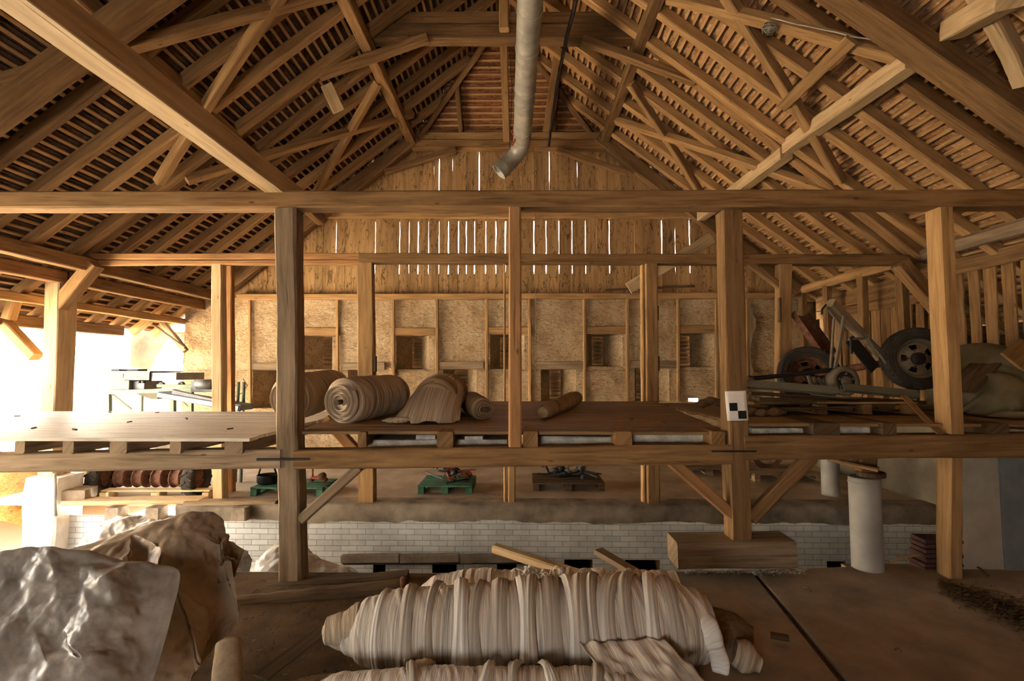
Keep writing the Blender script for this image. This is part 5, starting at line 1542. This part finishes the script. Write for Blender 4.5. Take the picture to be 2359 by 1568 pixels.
# scrap on the pallets
def scrap(label, px, py, n, mats, spread, seed, hz=.3):
    rr = random.Random(seed)
    c = Pz(px, py, FL); c.z = FL + .16; c.y += .4
    for i in range(n):
        a = Vector((rr.gauss(0, spread), rr.gauss(0, .15), rr.random() ** 1.5 * hz))
        a.x = max(-spread * 1.6, min(spread * 1.6, a.x)); a.y = max(-.3, min(.3, a.y))
        d = Vector((rr.gauss(0, 1), rr.gauss(0, .5), rr.gauss(0, .6))).normalized() * rr.uniform(.10, .26)
        kind = rr.choice(('bar', 'tube', 'ring', 'bar'))
        b = MB()
        p0, p1 = c + a - d, c + a + d
        p0.z = max(p0.z, c.z + .02); p1.z = max(p1.z, c.z + .02)
        if kind == 'bar':
            b.timber(p0, p1, .04, .02, jit=.003, step=.1, ch=.003); nm = 'iron_bar'
        elif kind == 'tube':
            m_ = (p0 + p1) / 2 + Vector((rr.uniform(-.06, .06), 0, rr.uniform(0, .08)))
            b.tube([p0, m_, p1], .018, 8); nm = 'bent_pipe'
        else:
            q = (p0 + p1) / 2
            b.lathe(q, d, [(-.03, .0), (-.03, .07), (.03, .07), (.03, 0)], 16); nm = 'iron_disc'
        mt = rr.choice(mats)
        cn = {'red': 'red', 'rust': 'rusty', 'grey_steel': 'grey', 'black_iron': 'black', 'blue': 'blue', 'blue_steel': 'bluish'}[mt]
        tag(b.build(nm, M[mt]), '%s %s in the scrap on %s' % (cn, nm.replace('_', ' '), label), 'scrap metal', 'scrap on ' + label + ', ' + cn + ' ' + nm.replace('_', ' '))
scrap('the green pallet by the prop', 1025, 1137, 26, ('red', 'rust', 'grey_steel', 'rust', 'black_iron'), .20, 3)
scrap('the dark pallet by the prop', 1312, 1130, 26, ('black_iron', 'blue', 'black_iron', 'grey_steel', 'blue_steel'), .24, 5)
# coil of wire
t = thing('wire_coil', 'coil of rusty wire standing on the slatted pallet', 'wire coil', Pz(1800, 1108, FL))
c = Pz(1790, 1104, FL); c.z = FL + .42; c.y += .4
for k in range(7):
    b = MB(); r = .30 - .012 * k
    b.tube([c + Vector((cos(q / 24 * 2 * pi) * r + .01 * k, .02 * k - .06, sin(q / 24 * 2 * pi) * r)) for q in range(25)], .007, 6, caps=False)
    b.build('wire_turn', M['rust'], t)
# tractor roller with two lugged tyres
def tyre_mb(c, ax, R0, w, lug=0, n=44, hole=.55):
    b = MB()
    pr = [(-w * .30, R0 * hole), (-w * .42, R0 * (hole + .06)), (-w * .5, R0 * .80), (-w * .46, R0 * .93), (-w * .36, R0 * .985), (-w * .12, R0), (w * .12, R0), (w * .36, R0 * .985), (w * .46, R0 * .93), (w * .5, R0 * .80), (w * .42, R0 * (hole + .06)), (w * .30, R0 * hole)]
    ax = Vector(ax).normalized()
    ref = Z if abs(ax.z) < .9 else Xv
    e1 = (ref - ax * ax.dot(ref)).normalized(); e2 = ax.cross(e1)
    rings = []
    for (d, r) in pr + [pr[0]]:
        rings.append([c + ax * d + (e1 * cos(2 * pi * j / n) + e2 * sin(2 * pi * j / n)) * r for j in range(n)])
    b.rings(rings, [i * .05 for i in range(len(rings))], [j * .05 for j in range(n + 1)], sm=True, cap0=False, cap1=False)
    return b, e1, e2
def lugs(b, c, ax, e1, e2, R0, w, n, ht, ang=.5, wd=.05):
    ax = Vector(ax).normalized()
    for k in range(n):
        for s in (-1, 1):
            th = 2 * pi * (k + (.5 if s > 0 else 0)) / n
            er = e1 * cos(th) + e2 * sin(th); et = -e1 * sin(th) + e2 * cos(th)
            p0 = c + er * (R0 - .004) + ax * (s * w * .02); p1 = c + er * (R0 * .955) + ax * (s * w * .47) + et * (ang * w * .5)
            b.timber(p0, p1, wd, ht, up=er, jit=0, step=1, ch=ht * .2)
t = thing('soil_roller', 'tractor roller with two lugged tyres and rusty drums behind the bare pallet', 'farm machine', Pz(350, 1146, FL))
for px in (237, 452):
    c = P(px, 1118, 8.25); c.z = FL + .27
    b, e1, e2 = tyre_mb(c, Xv, .28, .20)
    lugs(b, c, Xv, e1, e2, .28, .2, 12, .03, .6, .035)
    ty = b.build('tyre', M['rubber'], t)
    b = MB(); b.lathe(c, Xv, [(-.06, 0), (-.06, .10), (-.04, .16), (.04, .16), (.06, .10), (.06, 0)], 20); b.build('wheel_rim', M['rust'], ty)
for px in (288, 330, 373, 414):
    c = P(px, 1112, 8.35); c.z = FL + .27
    b = MB(); b.lathe(c, Xv, [(-.09, 0), (-.09, .13), (-.085, .17), (-.07, .17), (-.06, .15), (.06, .15), (.07, .17), (.085, .17), (.09, .13), (.09, 0)], 24); b.build('drum', M['rust'], t)
c0, c1 = P(225, 1100, 8.35), P(470, 1100, 8.35); c0.z = c1.z = FL + .27
b = MB(); b.tube([c0, c1], .035, 12); b.build('axle', M['black_iron'], t)
c0.z = c1.z = FL + .52; c0.x += .2; c1.x -= .2
b = MB(); b.timber(c0, c1, .07, .07, jit=.002); b.build('frame_bar', M['red'], t)
for px in (262, 310, 352, 394, 432):
    p = P(px, 1100, 8.35)
    b = MB(); b.tube([Vector((p.x, p.y, FL + .5)), Vector((p.x + .04, p.y, FL + .3)), Vector((p.x, p.y - .08, FL + .12))], .014, 6); b.build('tine', M['rust'], t)
# rubble and slabs in front of the rear ground at the left
for x0, x1, y, d, mat, lab in ((160, 470, 1157, .5, 'oak_pale', 'long pale plank lying on the broken ground edge at the left'), (430, 640, 1160, .35, 'oak_grey', 'grey plank lying on the broken ground edge by the worn pale post'), (110, 210, 1140, .6, 'stone', 'broken concrete block beside the whitewashed pedestal')):
    a = P(x0, y, 7.7); c = P(x1, y - 3, 7.85)
    T('edge_plank' if mat != 'stone' else 'concrete_block', lab, 'plank' if mat != 'stone' else 'block', a + Z * .02, c + Z * .02, d * .6, .06 if mat != 'stone' else .16, mat, jit=.02, step=.15)
for px, lab in ((268, 'small brick pier under the pale edge plank, nearest the pedestal'), (360, 'small brick pier under the pale edge plank, second from the pedestal'), (555, 'small brick pier under the grey edge plank')):
    a = P(px, 1195, 7.65)
    T('brick_pier', lab, 'pier', Vector((a.x, 7.66, P(px, 1196, 7.65).z)), Vector((a.x, 7.66, P(px, 1166, 7.65).z)), .22, .2, 'stone', 'small piers under the broken edge', up=Yv, jit=.015, step=.08)
b = MB(); b.tube([P(128, 1188, 7.3), P(126, 1090, 7.3)], .022, 10)
tag(b.build('steel_pipe', M['zinc']), 'thin upright steel pipe beside the whitewashed pedestal', 'pipe')

# ------------------------------------------------------------------ seed cleaning machine at the left
Ym = 9.6
def W(px, py, dy=0.0): return P(px, py, Ym) + Yv * dy
t = thing('sorting_machine', 'pale green sorting machine with cream box and red plate at the bright left opening', 'machine', Vector((W(350, 940).x, Ym + .4, FL)))
xa, xb = W(258, 0).x, W(440, 0).x
zt, zb_ = W(300, 857).z, W(300, 875).z
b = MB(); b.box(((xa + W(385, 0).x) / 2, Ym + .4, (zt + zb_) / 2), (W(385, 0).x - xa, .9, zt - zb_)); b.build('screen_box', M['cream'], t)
b = MB(); b.box(((W(385, 0).x + xb) / 2 + .01, Ym + .42, (zt + zb_) / 2 - .005), (xb - W(385, 0).x, .86, zt - zb_ - .01)); b.build('end_hood', M['grey_steel'], t)
b = MB(); b.box(((xa + W(385, 0).x) / 2, Ym + .4, zt + .012), (W(385, 0).x - xa + .06, .95, .02)); b.build('lid', M['grey_steel'], t)
for p0, p1 in ((280, 298), (316, 340)):
    b = MB(); b.box(((W(p0, 0).x + W(p1, 0).x) / 2, Ym + .3, zt + .04), (W(p1, 0).x - W(p0, 0).x, .25, .04)); b.build('lid_clamp', M['black_iron'], t)
b = MB(); b.box((W(317, 0).x, Ym - .055, W(317, 865).z), (W(329, 0).x - W(306, 0).x, .006, .085)); pl = b.build('name_plate', M['redplate'], t)
b = MB()
for k in range(6):
    x = lerp(W(308, 0).x, W(327, 0).x, (k + .5) / 6)
    b.box((x, Ym - .06, W(317, 865).z), (.014, .003, .05 - .012 * (k % 2)))
b.build('lettering', M['paper'], pl)
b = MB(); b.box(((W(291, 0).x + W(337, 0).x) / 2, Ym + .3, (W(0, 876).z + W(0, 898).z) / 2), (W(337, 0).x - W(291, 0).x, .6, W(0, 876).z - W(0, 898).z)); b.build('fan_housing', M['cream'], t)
b = MB(); b.box(((W(337, 0).x + W(362, 0).x) / 2, Ym + .35, (W(0, 878).z + W(0, 897).z) / 2), (W(362, 0).x - W(337, 0).x, .5, .16)); b.build('drive_box', M['grey_steel'], t)
for px in (321, 330):
    b = MB(); b.lathe(W(px, 879, -.02), Yv, [(0, 0), (0, .03), (.06, .03)], 14); b.build('rubber_foot', M['black_iron'], t)
for px, r in ((367, .05), (412, .06), (372, .035)):
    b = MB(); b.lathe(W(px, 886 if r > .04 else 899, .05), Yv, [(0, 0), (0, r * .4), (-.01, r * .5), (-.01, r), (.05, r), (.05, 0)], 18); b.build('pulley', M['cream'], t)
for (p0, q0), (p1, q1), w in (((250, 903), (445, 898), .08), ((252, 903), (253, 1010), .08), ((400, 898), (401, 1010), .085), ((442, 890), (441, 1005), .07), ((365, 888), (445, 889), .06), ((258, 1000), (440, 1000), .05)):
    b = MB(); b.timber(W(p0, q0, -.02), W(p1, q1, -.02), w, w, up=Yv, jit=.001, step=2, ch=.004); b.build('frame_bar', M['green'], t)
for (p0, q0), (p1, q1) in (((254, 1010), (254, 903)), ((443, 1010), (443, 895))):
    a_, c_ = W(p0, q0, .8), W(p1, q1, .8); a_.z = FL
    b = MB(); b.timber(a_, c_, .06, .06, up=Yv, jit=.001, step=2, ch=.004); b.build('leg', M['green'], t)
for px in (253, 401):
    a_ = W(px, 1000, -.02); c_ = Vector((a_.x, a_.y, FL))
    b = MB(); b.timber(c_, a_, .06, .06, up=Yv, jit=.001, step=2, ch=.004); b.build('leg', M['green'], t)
for (p0, q0), (p1, q1) in (((256, 906), (302, 942)), ((404, 910), (440, 944))):
    b = MB(); b.timber(W(p0, q0), W(p1, q1), .035, .03, up=Yv, jit=.001, step=2, ch=.004); b.build('cross_brace', M['oak_grey'], t)
b = MB()
q = [W(300, 903), W(365, 903), W(340, 915), W(322, 915)]
for k in range(4):
    a_, c_ = q[k], q[(k + 1) % 4]
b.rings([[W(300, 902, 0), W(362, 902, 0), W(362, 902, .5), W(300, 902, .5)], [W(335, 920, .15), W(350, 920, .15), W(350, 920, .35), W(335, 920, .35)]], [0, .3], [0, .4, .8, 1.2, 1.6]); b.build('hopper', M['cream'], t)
b = MB(); b.box(W(268, 896, .1), (.10, .1, .10)); b.build('side_motor', M['zinc'], t)
b = MB(); b.tube([W(268, 892, .1), W(266, 880, .1), W(262, 876, .1)], .012, 6); b.build('motor_cable', M['black_iron'], t)
# conveyor
t = thing('belt_conveyor', 'dark trough conveyor sloping down to the right behind the machine', 'conveyor', Vector((W(480, 940).x, Ym, FL)))
Yc = 9.0
def V(px, py, dy=0.0): return P(px, py, Yc) + Yv * dy
b = MB(); b.timber(V(385, 907), V(566, 938), .5, .10, up=Z, jit=.002, step=2); b.build('trough', M['blue_steel'], t)
b = MB(); b.timber(V(415, 905, -.2), V(568, 940, -.2), .05, .16, up=Z, jit=.002, step=2); b.build('side_rail', M['grey_steel'], t)
b = MB(); b.box(V(468, 890, .2), (.45, .4, .20)); b.build('head_box', M['grey_steel'], t)
b = MB(); b.lathe(V(455, 885, .0), Xv, [(0, 0), (0, .09), (.28, .09), (.28, 0)], 18); b.build('motor', M['grey_steel'], t)
b = MB(); b.timber(V(440, 876, .1), V(520, 880, .1), .04, .05, up=Z, jit=.001, step=2); b.build('top_bar', M['cream'], t)
for px in (535, 548):
    a_ = V(px, 880, .2); c_ = Vector((a_.x, a_.y, FL))
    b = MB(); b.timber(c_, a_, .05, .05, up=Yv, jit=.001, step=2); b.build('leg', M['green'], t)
b = MB(); b.tube([V(545, 872, .2), V(556, 888, .2), V(545, 905, .2), V(525, 915, .2)], .008, 6); b.build('cable', M['cream'], t)
b = MB(); b.tube([V(450, 905, -.1), V(470, 930, -.1), V(500, 922, -.1), V(520, 935, -.1)], .007, 6); b.build('cable', M['cream'], t)

# ------------------------------------------------------------------ trailer axle and scrap on the right loft
DR = -.505
def wheel(t, c, ax, R0, w, rimmat='rim'):
    ax = Vector(ax).normalized()
    b, e1, e2 = tyre_mb(c, ax, R0, w, n=56, hole=.60)
    lugs(b, c, ax, e1, e2, R0, w, 34, .014, .25, .018)
    # sidewall ridges
    for rr_ in (.70, .76, .86):
        for s in (-1, 1):
            rings = []
            for (dd, r2) in ((0, 0), (.008, .01), (0, .02)):
                rings.append([c + ax * (s * (w * (.46 if rr_ < .8 else .48) + dd)) + (e1 * cos(2 * pi * j / 48) + e2 * sin(2 * pi * j / 48)) * (R0 * rr_ + r2) for j in range(48)])
            b.rings(rings, [0, .01, .02], [j * .05 for j in range(49)], sm=True, cap0=False, cap1=False)
    ty = b.build('tyre', M['rubber'], t)
    b = MB()
    Rr = R0 * .61
    b.lathe(c, ax, [(w * .30, Rr * .98), (w * .36, Rr * 1.03), (w * .34, Rr), (w * .22, Rr * .95), (w * .16, Rr * .88), (w * .02, Rr * .84), (-w * .30, Rr * .98)], 44, caps=False)
    # disc with five kidney holes
    n = 60
    radii = [.84, .74, .62, .50, .40, .20, .0]
    for i in range(len(radii) - 1):
        r0_, r1_ = radii[i] * Rr, radii[i + 1] * Rr
        d0 = w * (.02 + .10 * smooth01((.84 - radii[i]) / .44)); d1 = w * (.02 + .10 * smooth01((.84 - radii[i + 1]) / .44))
        for j in range(n):
            th0, th1 = 2 * pi * j / n, 2 * pi * (j + 1) / n
            if i in (1, 2) and (j % 12) < 5: continue
            if i in (5,): continue
            q = [c + ax * d0 + (e1 * cos(th0) + e2 * sin(th0)) * r0_, c + ax * d0 + (e1 * cos(th1) + e2 * sin(th1)) * r0_, c + ax * d1 + (e1 * cos(th1) + e2 * sin(th1)) * r1_, c + ax * d1 + (e1 * cos(th0) + e2 * sin(th0)) * r1_]
            b.quadp(*q, uv=[(0, 0), (.1, 0), (.1, .1), (0, .1)])
    b.build('wheel_rim', M[rimmat], ty)
    b = MB(); b.lathe(c, ax, [(-w * .2, 0), (-w * .2, Rr * .8), (-w * .19, 0)], 30); b.build('brake_drum', M['black_iron'], ty)
    b = MB(); b.lathe(c, ax, [(w * .05, Rr * .34), (w * .26, Rr * .32), (w * .33, Rr * .22), (w * .33, 0)], 24); b.build('hub', M['black_iron'], ty)
    for k in range(5):
        th = 2 * pi * k / 5 + .3
        p = c + (e1 * cos(th) + e2 * sin(th)) * Rr * .45
        b = MB(); b.lathe(p, ax, [(w * .10, .014), (w * .2, .014), (w * .2, 0)], 8); b.build('wheel_nut', M['rust'], ty)
t = thing('trailer_axle', 'old trailer axle with two dusty wheels and a raised drawbar on the right loft', 'trailer axle', P(1990, 930, 6.4))
c1 = P(2112, 826, 6.25); wheel(t, c1, (-.22, -1, .05), .385, .20)
c2 = P(1862, 862, 6.9); wheel(t, c2, (-.30, -1, .25), .385, .19, 'rust')
b = MB(); b.tube([c1, c2], .045, 14); b.build('axle_tube', M['rust'], t)
d0, d1 = P(1912, 698, 6.1), P(2058, 846, 6.5)
b = MB(); b.timber(d0, d0.lerp(d1, .5), .10, .13, up=Z, jit=.002, step=.3, ch=.02); b.build('drawbar', M['oak_grey'], t)
b = MB(); b.tube([d0.lerp(d1, .42), d1], .055, 14); b.build('drawbar_tube', M['rim'], t)
b = MB(); b.timber(d0 + Vector((-.05, -.02, -.05)), d0.lerp(d1, .3) + Vector((-.07, -.02, -.09)), .03, .04, up=Z, jit=.002, step=.3); b.build('brake_rod', M['rim'], t)
b = MB(); b.tube([d0 + Vector((-.05, 0, -.02)), d0 + Vector((-.11, -.02, -.08)), d0 + Vector((-.12, -.03, -.14))], .012, 8); b.build('coupling_hook', M['black_iron'], t)
b = MB(); b.timber(P(1958, 780, 6.3), P(2015, 850, 6.35), .02, .16, up=Z, jit=.004, step=.2); b.build('side_plate', M['black_iron'], t)
b = MB(); b.timber(P(1955, 782, 6.25), P(1992, 778, 6.25), .03, .03, up=Z, jit=.002, step=.3); b.build('cross_bar', M['rim'], t)
b = MB(); b.timber(P(1960, 775, 6.2), P(1961, 815, 6.2), .03, .03, up=Yv, jit=.002, step=.3); b.build('bracket', M['black_iron'], t)
b = MB(); b.timber(P(2000, 780, 6.2), P(2040, 835, 6.25), .025, .03, up=Z, jit=.002, step=.3); b.build('brake_rod', M['rim'], t)
# hub with drum in front and its pair of struts
t = thing('brake_hub', 'round dusty brake hub with two upright struts and a long arm, before the trailer wheels', 'machine part', P(1940, 905, 5.85))
ch = P(1942, 878, 5.8); hx = Vector((.10, -1, .05)).normalized()
b = MB(); b.lathe(ch, hx, [(-.10, 0), (-.10, .13), (-.06, .165), (.03, .172), (.05, .165), (.055, .12), (.04, .11), (.035, .06), (.07, .05), (.08, .03), (.08, 0)], 40); b.build('drum', M['rim'], t)
b = MB(); b.lathe(ch, hx, [(.041, .112), (.05, .105), (.05, .065), (.041, .06)], 32); b.build('inner_ring', M['black_iron'], t)
for k in range(5):
    th = 2 * pi * k / 5; e1 = (Z - hx * hx.z).normalized(); e2 = hx.cross(e1)
    b = MB(); b.lathe(ch + (e1 * cos(th) + e2 * sin(th)) * .085, hx, [(.05, .012), (.065, .012), (.065, 0)], 8); b.build('bolt', M['rim'], t)
b = MB(); b.timber(P(1924, 848, 5.85), P(1945, 728, 5.9), .045, .03, up=Yv, jit=.002, step=.3); b.build('strut', M['rim'], t)
b = MB(); b.timber(P(1913, 848, 6.05), P(1921, 735, 6.1), .03, .03, up=Yv, jit=.002, step=.3); b.build('strut', M['rim'], t)
b = MB(); b.timber(P(1722, 873, 5.75), P(1915, 852, 5.85), .05, .05, up=Z, jit=.002, step=.3); b.build('arm', M['black_iron'], t)
b = MB(); b.lathe(P(1731, 872, 5.70), Yv, [(0, 0), (0, .035), (.06, .035), (.06, 0)], 14); b.build('arm_eye', M['rust'], t)
for k in range(4):
    b = MB(); b.timber(P(1862 + k * 11, 866 + k * 2, 5.95), P(1870 + k * 12, 890, 5.9), .04, .03, up=Yv, jit=.003, step=.2); b.build('fin', M['rim'], t)
# pale metal channel
def channel(name, label, a, c, w, h, mat, up=Z):
    a, c = Vector(a), Vector(c)
    ax = (c - a).normalized(); up = (Vector(up) - ax * ax.dot(Vector(up))).normalized(); sd = ax.cross(up)
    b = MB(); th = .01
    pr = [(-w / 2, h / 2), (-w / 2, -h / 2), (w / 2, -h / 2), (w / 2, h / 2), (w / 2 - th, h / 2), (w / 2 - th, -h / 2 + th), (-w / 2 + th, -h / 2 + th), (-w / 2 + th, h / 2)]
    rings = [[p + sd * x + up * y for x, y in pr] for p in (a, c)]
    b.rings(rings, [0, (c - a).length], [0, .1, .2, .3, .32, .4, .5, .6, .62])
    return tag(b.build(name, M[mat]), label, 'metal channel')
channel('metal_channel', 'long pale metal channel lying under the brake hub, left half', P(1716, 884, 5.72), P(1926, 900, 5.6), .06, .085, 'cream', (0, .5, 1))
channel('metal_channel', 'pale metal channel lying under the trailer wheel, right half', P(1940, 892, 5.7), P(2112, 909, 5.75), .06, .085, 'cream', (0, .5, 1))
b = MB(); b.tube([P(1850, 894, 5.66), P(1870, 908, 5.6), P(1950, 916, 5.55), P(1985, 916, 5.6), P(1990, 900, 5.7)], .007, 6)
tag(b.build('steel_rod', M['cream']), 'thin bent steel rod under the pale metal channels', 'rod')
channel('metal_gutter', 'brown metal trough leaning against the stone wall left of the drawbar', P(1905, 812, 7.4), P(1842, 722, 7.9), .28, .10, 'rust', (.3, -1, .2))
# board pile and pallet beneath
k = 0
for (x0, y0, x1, y1, Yd, mat) in ((1722, 905, 2080, 924, 6.0, 'dark_wood'), (1740, 918, 2050, 930, 5.8, 'dark_wood'), (1728, 928, 2000, 920, 6.1, 'oak'), (1760, 936, 2120, 925, 6.2, 'dark_wood'), (1735, 944, 1960, 936, 5.75, 'dark_wood')):
    k += 1
    T('stacked_board', ('longest', 'second', 'third', 'fourth', 'lowest')[k - 1] + ' dark board in the pile below the pale metal channels, counted from the top', 'board', P(x0, y0, Yd), P(x1, y1, Yd + .1), .18, .035, mat, 'boards piled on the right loft', jit=.008)
pallet('dark pallet under the board pile on the right loft', 1890, 2110, 962, 'oak', .8, Yp=5.75, z=DR + .005, group='pallets on the loft')
T('nailed_plank', 'thin slat slanting from the pallet down to the split loft beam', 'plank', P(2082, 912, 5.35), P(2166, 1000, 4.93), .07, .02, 'oak')
for k, (px, py) in enumerate(((1735, 948), (1760, 952), (1790, 950), (1640, 922), (1662, 926), (1622, 930))):
    c = P(px, py, 5.6 if px > 1700 else 6.6)
    b = roll_mb(c - Vector((.11, 0, 0)), c + Vector((.12, .05, .0)), pw([(0, .02), (.4, .05), (1, .02)]), 18, 12, .2, .25, None, 1, k)
    tag(b.build('rag_lump', M['burlap']), ('dusty rag lump on the right loft, first from the target post', 'dusty rag lump on the right loft, second from the target post', 'dusty rag lump on the right loft, third from the target post', 'rag lump on the middle loft, topmost of three by the target post', 'rag lump on the middle loft, closest to the target post', 'rag lump on the middle loft, farthest left of three by the target post')[k], 'rag')
# notched old board hanging at the stone wall
b = MB()
pts = [(1722, 702), (1730, 706), (1733, 722), (1742, 735), (1741, 752), (1735, 770), (1729, 800), (1730, 838), (1738, 856), (1752, 864), (1722, 866), (1718, 850), (1722, 800), (1718, 790), (1720, 740)]
f0 = [P(x, y, 11.1) for x, y in pts]; f1 = [p + Yv * .05 for p in f0]
i0 = len(b.v); b.v += f0 + f1; n_ = len(pts)
b.face(list(range(n_))[::-1], [(p.z, p.x) for p in f0][::-1]); b.face(list(range(n_, 2 * n_)), [(p.z, p.x) for p in f1])
for j in range(n_):
    q = (j + 1) % n_; b.face((j, q, n_ + q, n_ + j), [(0, 0), (.1, 0), (.1, .05), (0, .05)])
tag(b.build('broken_board', M['oak_grey']), 'jagged broken board hanging on the stone wall right of the target post', 'board')
# tarpaulin covered heap at the right
t = thing('tarpaulin_heap', 'brown tarpaulin over a heap at the right edge of the loft', 'tarpaulin', (5.8, 6.3, DR))
pc = drape(5.75, 6.2, .75, 1.5, 1.9, 44, 54, [((5.95, 6.6, -.25), (.50, .7, .60)), ((5.5, 5.9, -.45), (.35, .4, .42))], DR, 1.12, 140, 9, .1, .07)
cloth_obj('tarpaulin_sheet', M['tarp'], pc, t)
T('leaning_plank', 'dark plank propped between the trailer wheel post and the tarpaulin', 'plank', P(2205, 905, 5.7), P(2270, 838, 6.2), .30, .03, 'dark_wood', up=Z)
b = MB()
a_ = P(2332, 835, 6.0); c_ = P(2375, 800, 6.2)
b.timber(a_, c_, .3, .03, up=Vector((0, -1, .5)), jit=.004, step=.2)
tag(b.build('leaning_board', M['oak_light']), 'light board end behind the tarpaulin at the right edge', 'board')
